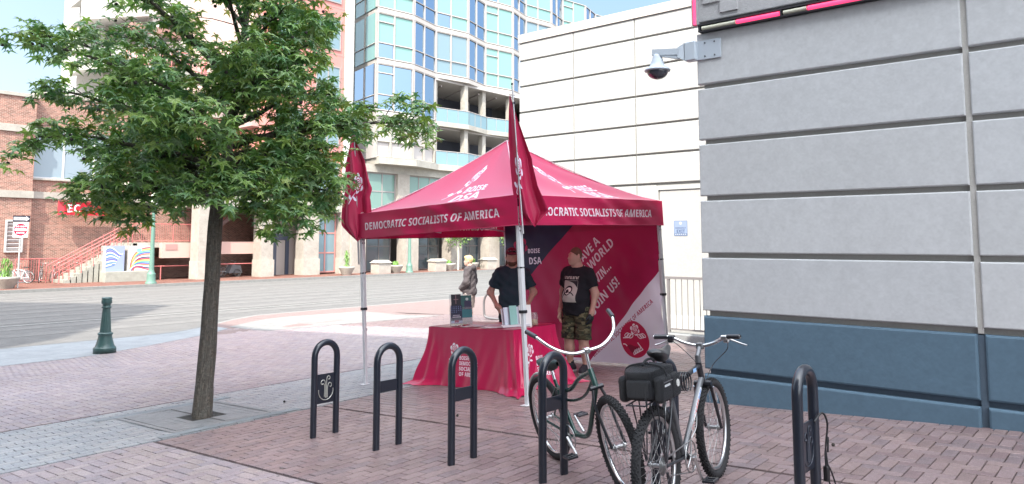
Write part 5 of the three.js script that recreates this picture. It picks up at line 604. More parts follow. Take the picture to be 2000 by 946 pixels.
// ---------------------------------------------------------------- table, cloth and what lies on it
{
  const x0 = .50, x1 = 1.26, z0 = .62, z1 = 2.12, TH = .735, cx = (x0 + x1) / 2, cz = (z0 + z1) / 2;
  const tb = inFrame(thing('folding_table', 'folding table under the red tablecloth', 'table'), cx, 0, -cz); const grey = mat([.5, .5, .5], { roughness: .6 });
  part('table_top', rbx(x1 - x0 - .02, .03, z1 - z0 - .02, .01, 0, TH - .02, 0), grey, tb); for (const [sx, sz] of [[-1, -1], [1, -1], [-1, 1], [1, 1]]) part('leg', bar(V(sx * .32, 0, sz * .62), V(sx * .32, TH - .03, sz * .6), .014), grey, tb);
  const cg = inFrame(thing('tablecloth', 'glossy crimson tablecloth with white rose print draped to the ground', 'tablecloth'), cx, 0, -cz);
  const print = (side) => canvas(1024, 512, (x, w, h) => { x.fillStyle = '#b8154c'; x.fillRect(0, 0, w, h); const ox = side ? 350 : 330, sc = side ? 1.5 : 1; x.save(); x.translate(ox, 190); x.scale(sc, 1); rose(x, 0, 0, 58, '#f3eef4', '#b8154c'); x.restore(); const tx = side ? 470 : 385; ['BOISE', 'DEMOCRATIC', 'SOCIALISTS', 'OF AMERICA'].forEach((s, i) => text(x, s, tx, 262 + i * 46, 46, '#f3eef4', [120, 235, 225, 235][i] * sc)); });
  const cm = (map) => new THREE.MeshPhysicalMaterial({ color: map ? 0xffffff : col(.48, .008, .073), map: map ?? null, roughness: .32, clearcoat: .35, clearcoatRoughness: .3, side: THREE.DoubleSide });
  const hx = (x1 - x0) / 2, hz = (z1 - z0) / 2, rc = .03;
  const per = (k) => { // perimeter: 0..1 front (-x) from far end to near end, 1..2 near end (+z side), 2..3 back, 3..4 far end
    const e = Math.floor(k) % 4, f = k - Math.floor(k); const c = [[-hx, -hz], [-hx, hz], [hx, hz], [hx, -hz]], A = c[e], B = c[(e + 1) % 4]; return [lerp(A[0], B[0], f), lerp(A[1], B[1], f), e, f]; };
  const drape = (k, t) => { const [px, pz, e, f] = per(Math.min(k, 3.9999)); const N = [[-1, 0], [0, 1], [1, 0], [0, -1]][e]; const cornerK = Math.min(f, 1 - f) * (e % 2 ? 2 * hx : 2 * hz), cf = Math.exp(-Math.pow(cornerK / .16, 2)); const d = 1 - t; // d: 0 top, 1 hem
    let fl = .012 + .045 * d * d + cf * d * (.07 * Math.sin(d * 2.2) + .05 * d * d) + .012 * d * Math.sin(k * 21 + d * 2) + .006 * Math.sin(k * 47 + d * 11) * d; const prev = [[0, -1], [-1, 0], [0, 1], [1, 0]], nx = f < .5 ? -1 : 1, T = [[0, 1], [1, 0], [0, -1], [-1, 0]][e]; let cornerPush = 0; const pool = d > .93 ? (d - .93) * 1.6 * cf : 0; const wob = cf * .028 * d * Math.sin(cornerK * 60 + d * 2); cornerPush = cf * (fl + pool + wob);
    return V(px + N[0] * (fl + pool + wob) + T[0] * nx * cornerPush, Math.max(.006, TH * (1 - d) + .006 + (d < .04 ? 0 : 0) + cf * .012 * Math.sin(k * 60) * (d > .95 ? 1 : 0)) - (d === 0 ? .004 : 0), pz + N[1] * (fl + pool + wob) + T[1] * nx * cornerPush); };
  for (let e = 0; e < 4; e++) part(['front_drape', 'end_drape', 'back_drape', 'end_drape'][e], grid(90, 26, (s, t) => drape(e + s * .99999, t)), cm(e === 0 ? print(0) : e === 1 ? print(1) : null), cg, { keepUV: true });
  part('top_sheet', grid(30, 16, (s, t) => V(lerp(-hx - .014, hx + .014, t), TH + .004 + .003 * Math.sin(s * 20 + t * 9), lerp(-hz - .014, hz + .014, s))), cm(), cg);
  const top = (x, z) => [x, TH + .009, z];     // places on the table, in its frame: x towards the banner, z along
  const put = (n, l, c, x, z, ry = 0, grp) => { const o = inFrame(thing(n, l, c, undefined, grp), cx + x, TH + .009, -cz + z); o.rotateY(ry); return o; };
  { const h = put('leaflet_stand', 'clear acrylic leaflet stand holding dark blue leaflets', 'leaflet stand', -.12, -.42, -.75); const ac = mat([.9, .92, .93], { roughness: .05, transmission: .9, thickness: 0 });
    part('holder', [rbx(.3, .004, .15, .002, 0, .003, 0), rbx(.3, .4, .004, .002, 0, .2, -.07), rbx(.3, .09, .004, .002, 0, .05, .06), rbx(.3, .2, .004, .002, 0, .13, 0)], ac, h);
    const card = (w, hh, x, y, z, draw) => part('leaflet', grid(1, 1, (s, t) => V(x + lerp(-w / 2, w / 2, s), y + lerp(0, hh, t), z - t * .03)), mat([1, 1, 1], { roughness: .4, map: canvas(192, 288, draw) }), h);
    card(.15, .23, -.06, .03, .052, (x, w, hh) => { x.fillStyle = '#171a3c'; x.fillRect(0, 0, w, hh); x.fillStyle = '#8fa2d8'; for (let i = 0; i < 18; i++) { x.save(); x.translate(20 + (i % 5) * 38, 26 + Math.floor(i / 5) * 28); x.rotate(.5 * i); x.fillRect(-8, -3, 17, 6); x.restore(); } x.fillStyle = '#e8e6ee'; for (let k = 0; k < 6; k++) { x.fillRect(36 + k * 20, 158, 15, 9); x.fillRect(28 + k * 24, 184, 18, 14); } x.fillStyle = '#c8d0e8'; x.fillRect(0, 250, w, 38); x.fillStyle = '#a8144e'; x.fillRect(60, 240, 70, 40); });
    card(.14, .2, .075, .18, -.01, (x, w, hh) => { x.fillStyle = '#1f5a58'; x.fillRect(0, 0, w, hh); x.fillStyle = '#b7c9c4'; x.beginPath(); x.arc(110, 70, 26, 0, 7); x.fill(); x.fillStyle = '#2a2148'; x.fillRect(60, 100, 132, 188); });
    card(.13, .2, -.06, .2, -.012, (x, w, hh) => { x.fillStyle = '#1a1422'; x.fillRect(0, 0, w, hh); x.fillStyle = '#8a6c72'; x.fillRect(50, 90, 90, 14); x.fillRect(86, 20, 14, 160); });
    card(.13, .17, .08, .03, .05, (x, w, hh) => { x.fillStyle = '#27727a'; x.fillRect(0, 0, w, hh); x.fillStyle = '#d8d2cc'; x.fillRect(0, 180, w, 108); }); }
  [[-.16, -.1, .2, 'white flyers in the middle of the red table'], [-.05, .1, -.15, 'white sign-up sheet beside the middle flyers'], [-.2, .3, .4, 'white flyers at the near end of the red table'], [-.25, -.38, .1, 'pale stickers in front of the leaflet stand']].forEach(([x, z, a, l], i) => { const o = put('paper_sheet', l, 'paper', x, z, a, 'papers on the table'); const pm = mat([.75, .75, .76], { roughness: .7 }); for (let k = 0; k < 3; k++) part('sheet', box(i === 3 ? .1 : .215, .0015, i === 3 ? .14 : .28, rr(-.03, .03), .001 + k * .0022, rr(-.04, .04), rr(-.3, .3)), pm, o); });
  { const o = put('brochure_rack', 'upright stack of pale brochures near the front tent leg', 'brochures', -.1, .52, -.6); const cols = [[.75, .76, .78], [.6, .66, .75], [.25, .5, .45], [.7, .72, .74], [.55, .62, .7], [.78, .77, .75]]; cols.forEach((c, k) => part('brochure', box(.1 + (k % 2) * .05, .21 + .035 * (k % 3), .006, -.12 + k * .05, .12, -.03 + (k % 3) * .03, .5 - k * .12, -.12), mat(c, { roughness: .5 }), o)); part('tray', rbx(.36, .03, .16, .006, 0, .015, 0), mat([.6, .62, .65], { roughness: .3 }), o); }
  { const o = put('paper_cup', 'brown paper cup standing on the back of the red table', 'cup', .22, .18); part('wall', lathe([[.03, 0], [.042, .12], [.039, .12], [.028, .003], [0, .003]], 18), mat([.32, .22, .14], { roughness: .8 }), o); part('straw', bar(V(.01, .02, 0), V(.02, .19, .01), .003), mat([.7, .7, .7], {}), o); }
  { const o = put('donation_jar', 'glass jar of coins on the table beside the front tent leg', 'jar', .1, .66); part('glass', lathe([[0, 0], [.05, 0], [.052, .02], [.052, .12], [.045, .14], [.045, .16]], 20), mat([.9, .92, .9], { roughness: .05, transmission: .9, thickness: 0 }), o); part('coins', lathe([[0, .005], [.045, .005], [.045, .07], [0, .08]], 14), mat([.35, .25, .15], { roughness: .5 }), o); }
  { const o = put('button_badges', 'small heap of dark and red badges by the leaflet stand', 'badges', -.24, -.25); for (let k = 0; k < 9; k++) part('badge', new THREE.CylinderGeometry(.02, .02, .006, 14).rotateX(rr(-.3, .3)).translate(rr(-.06, .06), .006 + .004 * (k % 3), rr(-.06, .06)), mat(k % 2 ? [.05, .04, .06] : [.5, .05, .1], { roughness: .3 }), o); }
}
{ const b = G(15.5, 13.9), g = thing('handrail_loop', 'bent grey pipe handrail behind the table at the pavement ramp', 'handrail', b); const P = (d, y) => W(15.5, b.y + y, 13.9 - d); part('pipe', tube([P(.75, 1.02), P(.5, .93), P(.28, .82), P(.06, .64), P(0, .5), P(.0, .22), P(.03, .1), P(.14, .06), P(.4, .05), P(.9, .05)], .03, 60, 8), mat([.2, .195, .2], { roughness: .45, metalness: .3 }), g); part('post', bar(P(.8, -.02), P(.8, 1.04), .028), mat([.2, .195, .2], { roughness: .45, metalness: .3 }), g); }

// ---------------------------------------------------------------- people: smooth-joined tapered bones meshed as one skin
const cap = (a, b, ra, rb) => { const ab = b.clone().sub(a), L2 = ab.lengthSq(); return (x, y, z) => { const px = x - a.x, py = y - a.y, pz = z - a.z; let h = cl((px * ab.x + py * ab.y + pz * ab.z) / L2); const dx = px - ab.x * h, dy = py - ab.y * h, dz = pz - ab.z * h; return Math.sqrt(dx * dx + dy * dy + dz * dz) - (ra + (rb - ra) * h); }; };
const ell = (c, rx, ry, rz) => (x, y, z) => { const a = (x - c.x) / rx, b = (y - c.y) / ry, d = (z - c.z) / rz, k = Math.sqrt(a * a + b * b + d * d); return (k - 1) * Math.min(rx, ry, rz); };
const smin = (k, ...fs) => (x, y, z) => { let d = 1e9; for (const f of fs) { const e = f(x, y, z), h = Math.max(k - Math.abs(d - e), 0) / k; d = Math.min(d, e) - h * h * k * .25; } return d; };
const cut = (f, ...pl) => (x, y, z) => { let d = f(x, y, z); for (const p of pl) d = Math.max(d, p(x, y, z)); return d; };
const plane = (p, n) => { n = n.clone().normalize(); const o = n.dot(p); return (x, y, z) => n.x * x + n.y * y + n.z * z - o; };      // keeps the side behind n
function nets(f, lo, hi, c) { // surface nets
  const nx = Math.ceil((hi.x - lo.x) / c) + 1, ny = Math.ceil((hi.y - lo.y) / c) + 1, nz = Math.ceil((hi.z - lo.z) / c) + 1, D = new Float32Array(nx * ny * nz), id = (i, j, k) => (k * ny + j) * nx + i;
  for (let k = 0; k < nz; k++) for (let j = 0; j < ny; j++) for (let i = 0; i < nx; i++) D[id(i, j, k)] = f(lo.x + i * c, lo.y + j * c, lo.z + k * c);
  const vi = new Int32Array(nx * ny * nz).fill(-1), p = [], ix = [];
  for (let k = 0; k < nz - 1; k++) for (let j = 0; j < ny - 1; j++) for (let i = 0; i < nx - 1; i++) { let n = 0, sx = 0, sy = 0, sz = 0, m = 0; for (let q = 0; q < 8; q++) if (D[id(i + (q & 1), j + (q >> 1 & 1), k + (q >> 2))] < 0) m |= 1 << q; if (m === 0 || m === 255) continue; for (let q = 0; q < 8; q++) for (const b of [1, 2, 4]) { if (q & b) continue; const r = q | b; if ((m >> q & 1) === (m >> r & 1)) continue; const d0 = D[id(i + (q & 1), j + (q >> 1 & 1), k + (q >> 2))], d1 = D[id(i + (r & 1), j + (r >> 1 & 1), k + (r >> 2))], t = d0 / (d0 - d1); sx += (q & 1) + (b === 1 ? t : 0); sy += (q >> 1 & 1) + (b === 2 ? t : 0); sz += (q >> 2) + (b === 4 ? t : 0); n++; } vi[id(i, j, k)] = p.length / 3; p.push(lo.x + (i + sx / n) * c, lo.y + (j + sy / n) * c, lo.z + (k + sz / n) * c); }
  const quad = (a, b, d, e, fl) => { if (a < 0 || b < 0 || d < 0 || e < 0) return; fl ? ix.push(a, d, b, a, e, d) : ix.push(a, b, d, a, d, e); };
  for (let k = 1; k < nz - 1; k++) for (let j = 1; j < ny - 1; j++) for (let i = 1; i < nx - 1; i++) { const s = D[id(i, j, k)] < 0; if (s !== D[id(i + 1, j, k)] < 0) quad(vi[id(i, j - 1, k - 1)], vi[id(i, j, k - 1)], vi[id(i, j, k)], vi[id(i, j - 1, k)], !s); if (s !== D[id(i, j + 1, k)] < 0) quad(vi[id(i - 1, j, k - 1)], vi[id(i - 1, j, k)], vi[id(i, j, k)], vi[id(i, j, k - 1)], !s); if (s !== D[id(i, j, k + 1)] < 0) quad(vi[id(i - 1, j - 1, k)], vi[id(i, j - 1, k)], vi[id(i, j, k)], vi[id(i - 1, j, k)], !s); }
  const g = new THREE.BufferGeometry(); g.setAttribute('position', new THREE.Float32BufferAttribute(p, 3)); g.setIndex(ix); g.computeVertexNormals(); return g;
}
const bounds = (pts, r) => [V(Math.min(...pts.map((p) => p.x)) - r, Math.min(...pts.map((p) => p.y)) - r, Math.min(...pts.map((p) => p.z)) - r), V(Math.max(...pts.map((p) => p.x)) + r, Math.max(...pts.map((p) => p.y)) + r, Math.max(...pts.map((p) => p.z)) + r)];
function handBones(w, dir, palm, side, curl) { // w wrist, dir along hand, palm normal, side towards thumb
  const out = [], S = side.clone().normalize(), N = palm.clone().normalize(), Dn = dir.clone().normalize(); const at = (l, s, n = 0) => w.clone().addScaledVector(Dn, l).addScaledVector(S, s).addScaledVector(N, n);
  out.push([at(0, 0), at(.05, .012), .024, .022], [at(.03, -.018), at(.085, -.028), .017, .014], [at(.03, .02), at(.088, .026), .018, .015], [at(.04, 0), at(.09, 0), .018, .016]);
  [[.028, .034, .028, .02], [.009, .038, .031, .022], [-.01, .035, .029, .021], [-.028, .028, .022, .017]].forEach(([s, a, b, c]) => { let p = at(.088, s * 1.0), d = Dn.clone(); for (const [l, r] of [[a, .0095], [b, .0088], [c, .0078]]) { d.addScaledVector(N, curl).normalize(); const e = p.clone().addScaledVector(d, l); out.push([p, e, r, r * .93]); p = e; } });
  { let p = at(.025, .024), d = Dn.clone().multiplyScalar(.75).addScaledVector(S, .75).addScaledVector(N, .3).normalize(); for (const [l, r] of [[.04, .0115], [.03, .01], [.025, .0088]]) { const e = p.clone().addScaledVector(d, l); out.push([p, e, r, r * .92]); p = e; d.addScaledVector(Dn, .5).normalize(); } }
  return out;
}
function person(label, at, ry, J, o) {
  const g = local(thing('person', label, 'person', at)); g.rotation.y = ry; const H = o.H, Y = (k) => k * H, w = o.wide ?? 1;
  const sk = [], add = (a, b, ra, rb) => sk.push(cap(a, b, ra, rb));
  const neck = V(0, Y(.83), -.01), hc = J.head ?? V(0, Y(.925), .02), hd = V(Math.sin(J.turn ?? 0), 0, Math.cos(J.turn ?? 0)), hs = V(hd.z, 0, -hd.x);
  const hp = (f, u, s) => hc.clone().addScaledVector(hd, f).add(V(0, u, 0)).addScaledVector(hs, s);
  const torso = [ell(V(0, Y(.72), .005), .165 * w, .17, .105 * w), ell(V(0, Y(.61), .012 + (o.belly ?? 0) * .5), .148 * w, .15, .105 * w + (o.belly ?? 0)), ell(V(0, Y(.52), -.005), .162 * w, .12, .112 * w), cap(V(-.13, Y(.795), -.01), V(.13, Y(.795), -.01), .058, .058), cap(V(0, Y(.845), -.02), V(.15, Y(.805), -.015), .045, .04), cap(V(0, Y(.845), -.02), V(-.15, Y(.805), -.015), .045, .04)];
  torso.forEach((f) => sk.push(f)); add(neck.clone().add(V(0, -.03, 0)), hc.clone().add(V(0, -.04, 0)).addScaledVector(hd, -.02), .062 * Math.sqrt(w), .056 * Math.sqrt(w));
  const arms = [], legs = []; const hands = [];
  for (const s of ['L', 'R']) { const A = J[s], k = o.limb ?? 1; arms.push([A.sh, A.el, .056 * k, .044 * k], [A.el, A.wr, .042 * k, .027 * k]); legs.push([A.hip, A.kn, .083 * k, .058 * k], [A.kn, A.kn.clone().lerp(A.an, .35), .056 * k, .057 * k], [A.kn.clone().lerp(A.an, .35), A.an, .056 * k, .036], [A.an, A.toe.clone().setY(.045).lerp(A.an, .15), .034, .02], [A.an.clone().add(V(0, -.03, -.02)), A.toe.clone().setY(.045).lerp(A.an, .15), .028, .02]); hands.push(handBones(A.wr, A.hand, A.palm, A.thumb, A.curl ?? .32)); }
  [...arms, ...legs].forEach((b) => add(...b)); for (const h of hands) add(h[0][0], h[0][1], .026, .022);
  const all = []; for (const b of [...arms, ...legs]) all.push(b[0], b[1]); all.push(hc.clone().add(V(0, .1, 0))); const [lo, hi] = bounds(all, .2); lo.y = -.01;
  const headF = smin(.022, smin(.05, ell(hp(-.012, .025, 0), .076, .098, .09), ell(hp(.02, -.035, 0), .06, .075, .068), cap(hp(.058, -.088, 0), hp(.064, -.088, 0), .024, .024)), cap(hp(.078, .016, 0), hp(.1, -.022, 0), .008, .0125), cap(hp(.083, -.025, -.012), hp(.083, -.025, .012), .011, .011), cap(hp(.077, -.055, -.014), hp(.077, -.055, .014), .0095, .0095), cap(hp(.076, -.064, -.011), hp(.076, -.064, .011), .0095, .0095), cap(hp(.073, .03, -.03), hp(.073, .03, .03), .011, .011), ell(hp(-.012, -.01, .078), .02, .032, .012), ell(hp(-.012, -.01, -.078), .02, .032, .012), cap(hc.clone().add(V(0, -.05, 0)).addScaledVector(hd, -.02), neck, .055 * Math.sqrt(w), .06 * Math.sqrt(w)));
  const skin = mat(o.skin ?? [.52, .33, .25], { roughness: .55 }); const bodyF = smin(.05, ...sk);
  const hb = (h) => bounds(h.flatMap((b) => [b[0], b[1]]), .035);
  part('body', [nets(bodyF, lo, hi, .014), nets(headF, hc.clone().add(V(-.16, -.16, -.16)), hc.clone().add(V(.16, .17, .16)), .0065), ...hands.map((h) => nets(smin(.008, ...h.map((b) => cap(...b))), ...hb(h), .0045))].map((q) => q), skin, g);
  const face = mat([.03, .02, .02], { roughness: .3 }); part('eyes', [-1, 1].map((s) => ball(.0085, ...hp(.0745, .012, s * .03).toArray())), face, g); part('mouth', [bar(hp(.0855, -.0597, -.016), hp(.0855, -.0597, .016), .0028)], mat([.35, .14, .13], {}), g); part('eyebrows', [-1, 1].map((s) => bar(hp(.082, .034, s * .014), hp(.072, .036, s * .046), .0045)), mat(o.hairC ?? [.12, .07, .04], {}), g);
  return { g, J, hp, hc, hd, Y, sk, torso, arms, legs, lo, hi, w };
}
const grow = (bs, k) => bs.map((b) => cap(b[0], b[1], b[2] + k, b[3] + k));
function shirt(P, m, { sleeve = .62, hem = .47, k = .016, loose = .0, name = 'shirt', folds = .004, print, neckY = .852 }) {
  const { J, Y, w } = P, fs = [ell(V(0, Y(.72), .005), .165 * w + k, .18 + k, .105 * w + k), ell(V(0, Y(.6), .012 + (P.belly ?? 0) * .5), .15 * w + k + loose, .17, .108 * w + k + loose + (P.belly ?? 0)), ell(V(0, Y(.5), 0), .166 * w + k + loose, .15, .118 * w + k + loose), cap(V(-.13, Y(.792), -.01), V(.13, Y(.792), -.01), .06 + k * .6, .06 + k * .6), cap(V(0, Y(.845), -.02), V(.15, Y(.803), -.015), .047 + k * .4, .042 + k * .6), cap(V(0, Y(.845), -.02), V(-.15, Y(.803), -.015), .047 + k * .4, .042 + k * .6)];
  let body = cut(smin(.06, ...fs), plane(V(0, Y(hem), 0), V(0, -1, 0)), plane(V(0, Y(neckY), 0), V(0, 1, .35))); const sl = [];
  for (const s of ['L', 'R']) { const A = J[s], d = A.el.clone().sub(A.sh), fore = sleeve > 1; const c1 = cap(A.sh, A.el, .062 + k, (fore ? .05 : .058) + k); if (fore) { const e = A.el.clone().lerp(A.wr, sleeve - 1); sl.push(cap(A.sh, A.el, .062 + k, .052 + k), cap(A.el, e, .052 + k, .04 + k)); } else sl.push(cut(c1, plane(A.sh.clone().addScaledVector(d, sleeve), d))); }
  const base = smin(.035, body, ...sl), f = (x, y, z) => base(x, y, z) + folds * (Math.sin(y * 47 + x * 31 + z * 23) + Math.sin(x * 61 - y * 29 + z * 17) * .6 + Math.sin(y * 90 + x * 40) * .3);
  const o = part(name, nets(f, P.lo.clone(), P.hi.clone().setY(Y(.9)), .012), m, P.g);
  if (print) { const { x0, x1, y0, y1, map } = print; part('shirt_print', grid(24, 24, (s, t) => { const x = lerp(x0, x1, s), y = lerp(y0, y1, t); let z = .4; for (let q = 0; q < 300; q++) { const d = f(x, y, z) - .004; if (d < .0005) break; z -= Math.max(.001, d * .7); } return V(x, y, z); }), mat([1, 1, 1], { roughness: .8, map }), o, { keepUV: true }); }
  return o;
}
function trousers(P, m, { to = .55, k = .02, name = 'trousers', top = .56 }) { // to: 0 hip, 1 knee, 2 ankle
  const { J, Y, w } = P, fs = [ell(V(0, Y(.51), -.004), .166 * w + k * .7, .12, .118 * w + k * .7)]; const cuts = [plane(V(0, Y(top), 0), V(0, 1, 0))];
  for (const s of ['L', 'R']) { const A = J[s]; if (to <= 1.2) { const d = A.kn.clone().sub(A.hip), e = A.hip.clone().addScaledVector(d, to); fs.push(cut(cap(A.hip, e.clone().addScaledVector(d, .2), .088 + k, .078 + k), plane(e, d))); } else { const d = A.an.clone().sub(A.kn); fs.push(cap(A.hip, A.kn, .086 + k, .062 + k), cut(cap(A.kn, A.an, .062 + k, .05 + k), plane(A.an.clone().add(V(0, .02, 0)), d))); } }
  const b = cut(smin(.03, ...fs), ...cuts), f = (x, y, z) => b(x, y, z) + .004 * Math.sin(y * 70 + x * 22 + z * 33) + .003 * Math.sin(y * 31 - z * 60); return part(name, nets(f, V(P.lo.x, -.02, P.lo.z), V(P.hi.x, Y(.6), P.hi.z), .012), m, P.g);
}
function shoes(P, m, sole) { for (const s of ['L', 'R']) { const A = P.J[s], t = A.toe.clone().setY(.045), h = A.an.clone().add(V(0, -.035, -.0)), back = A.an.clone().sub(A.toe).setY(0).normalize(); const up = smin(.03, cap(h.clone().addScaledVector(back, .035).setY(.055), t, .054, .044), cap(A.an.clone().setY(.1), A.toe.clone().setY(.055).lerp(A.an, .3), .052, .046)); const f = cut(up, plane(V(0, .022, 0), V(0, -1, 0)), plane(V(0, .125, 0), V(0, 1, 0))); const [lo, hi] = bounds([h, t, A.an], .12); const o = part('shoe', nets(f, lo.setY(0), hi, .008), m, P.g); const sf = cut(smin(.02, cap(h.clone().addScaledVector(back, .038).setY(.03), t.clone().setY(.03), .06, .05)), plane(V(0, .028, 0), V(0, 1, 0)), plane(V(0, .002, 0), V(0, -1, 0))); part('sole', nets(sf, lo.clone().setY(-.03), hi, .008), sole, o); } }
function hairCap(P, m, f, lo = .16, nm = 'hair', c = .007) { return part(nm, nets(f, P.hc.clone().add(V(-lo, -lo * 1.6, -lo)), P.hc.clone().add(V(lo, lo, lo)), c), m, P.g); }
const camo = canvas(512, 512, (x, w, h) => { x.fillStyle = '#565842'; x.fillRect(0, 0, w, h); let s = 5; const r = () => (s = (s * 16807) % 2147483647) / 2147483647; for (const [c, n] of [['#3b4030', 34], ['#6d6a50', 30], ['#25261f', 22], ['#4a4632', 18]]) { x.fillStyle = c; for (let k = 0; k < n; k++) { const cx = r() * w, cy = r() * h; for (const ox of [-w, 0, w]) for (const oy of [-h, 0, h]) { x.beginPath(); let q = s; for (let i = 0; i < 9; i++) { const a = i * .7; const rad = 18 + 34 * Math.abs(Math.sin(k * 3.1 + i * 1.9)); const X = cx + ox + rad * 1.5 * Math.cos(a), Y = cy + oy + rad * .7 * Math.sin(a); i ? x.lineTo(X, Y) : x.moveTo(X, Y); } x.fill(); } } } }); camo.wrapS = camo.wrapT = THREE.RepeatWrapping;
const Yr = (H) => (k) => k * H;
{ // man in camouflage shorts
  const H = 1.70, Y = Yr(H), J = { turn: -.45, head: V(-.005, Y(.925), .03), L: { sh: V(.195, Y(.79), -.02), el: V(.27, Y(.63), -.05), wr: V(.265, Y(.485), .03), hand: V(-.05, -1, .15), palm: V(-1, 0, .1), thumb: V(-.1, 0, 1), curl: .4, hip: V(.1, Y(.5), 0), kn: V(.115, Y(.275), .02), an: V(.12, .085, -.03), toe: V(.16, .04, .13) }, R: { sh: V(-.195, Y(.79), -.02), el: V(-.265, Y(.635), -.04), wr: V(-.25, Y(.485), .05), hand: V(.05, -1, .2), palm: V(1, 0, 0), thumb: V(0, 0, 1), curl: .35, hip: V(-.1, Y(.5), 0), kn: V(-.12, Y(.275), .03), an: V(-.13, .085, -.01), toe: V(-.18, .04, .15) } };
  const at = G(8.66, 6.05), P = person('person in a black printed shirt and camouflage shorts by the banner', at, -1.6, J, { H, wide: 1.14, belly: .03, limb: 1.12, skin: [.55, .33, .26], hairC: [.16, .1, .06] }); P.belly = .03;
  const blk = mat([.012, .013, .02], { roughness: .9 }, TX.cloth, .12); shirt(P, blk, { sleeve: .68, hem: .455, loose: .015, print: { x0: -.145, x1: .135, y0: Y(.555), y1: Y(.775), map: canvas(384, 440, (x, w, h) => { x.fillStyle = '#14151d'; x.fillRect(0, 0, w, h); x.fillStyle = '#c9c7bd'; for (let k = 0; k < 11; k++) { x.fillRect(20 + k * 32, 14, 11, 44); x.fillRect(20 + k * 32, k % 3 ? 14 : 46, 22, 11); if (k % 2) x.fillRect(32 + k * 32, 20, 9, 38); } x.fillStyle = '#b5b4ac'; x.fillRect(36, 80, w - 72, h - 100); x.fillStyle = '#17181e'; x.beginPath(); x.moveTo(40, 84); x.quadraticCurveTo(w * .75, 80, w - 40, 200); x.lineTo(w - 40, 84); x.fill(); x.beginPath(); x.ellipse(w * .44, 240, 92, 74, -.4, 0, 7); x.fill(); x.fillStyle = '#d6d4cc'; x.beginPath(); x.ellipse(w * .45, 245, 66, 52, -.4, 0, 7); x.fill(); x.fillStyle = '#17181e'; x.beginPath(); x.arc(w * .42, 250, 30, 0, 7); x.fill(); x.lineWidth = 14; x.strokeStyle = '#17181e'; x.beginPath(); x.arc(w * .5, 410, 150, 3.4, 5.6); x.stroke(); }) } });
  const cm = mat([1, 1, 1], { roughness: .9 }, camo, .42); trousers(P, cm, { to: 1.04, k: .028, name: 'shorts' }); shoes(P, mat([.03, .03, .04], { roughness: .7 }), mat([.5, .5, .5], { roughness: .7 }));
  hairCap(P, mat([.14, .085, .055], { roughness: .9 }), cut(ell(P.hp(-.013, .027, 0), .0805, .103, .0965), plane(P.hp(.082, .068, 0), P.hd.clone().multiplyScalar(.66).add(V(0, -.75, 0))), plane(P.hp(0, -.05, 0), V(0, -1, 0))));
  part('socks', ['L', 'R'].map((s) => bar(J[s].an.clone().add(V(0, -.01, 0)), J[s].an.clone().add(V(0, .07, 0)), .05, .047, 14)), mat([.02, .02, .025], { roughness: .95 }), P.g); part('glove', nets(smin(.01, ...handBones(J.L.wr, J.L.hand, J.L.palm, J.L.thumb, .4).map((b) => cap(b[0], b[1], b[2] + .003, b[3] + .003))), ...bounds([J.L.wr, J.L.wr.clone().add(V(-.03, -.2, .04))], .07), .006), mat([.02, .025, .03], { roughness: .8 }), P.g);
}
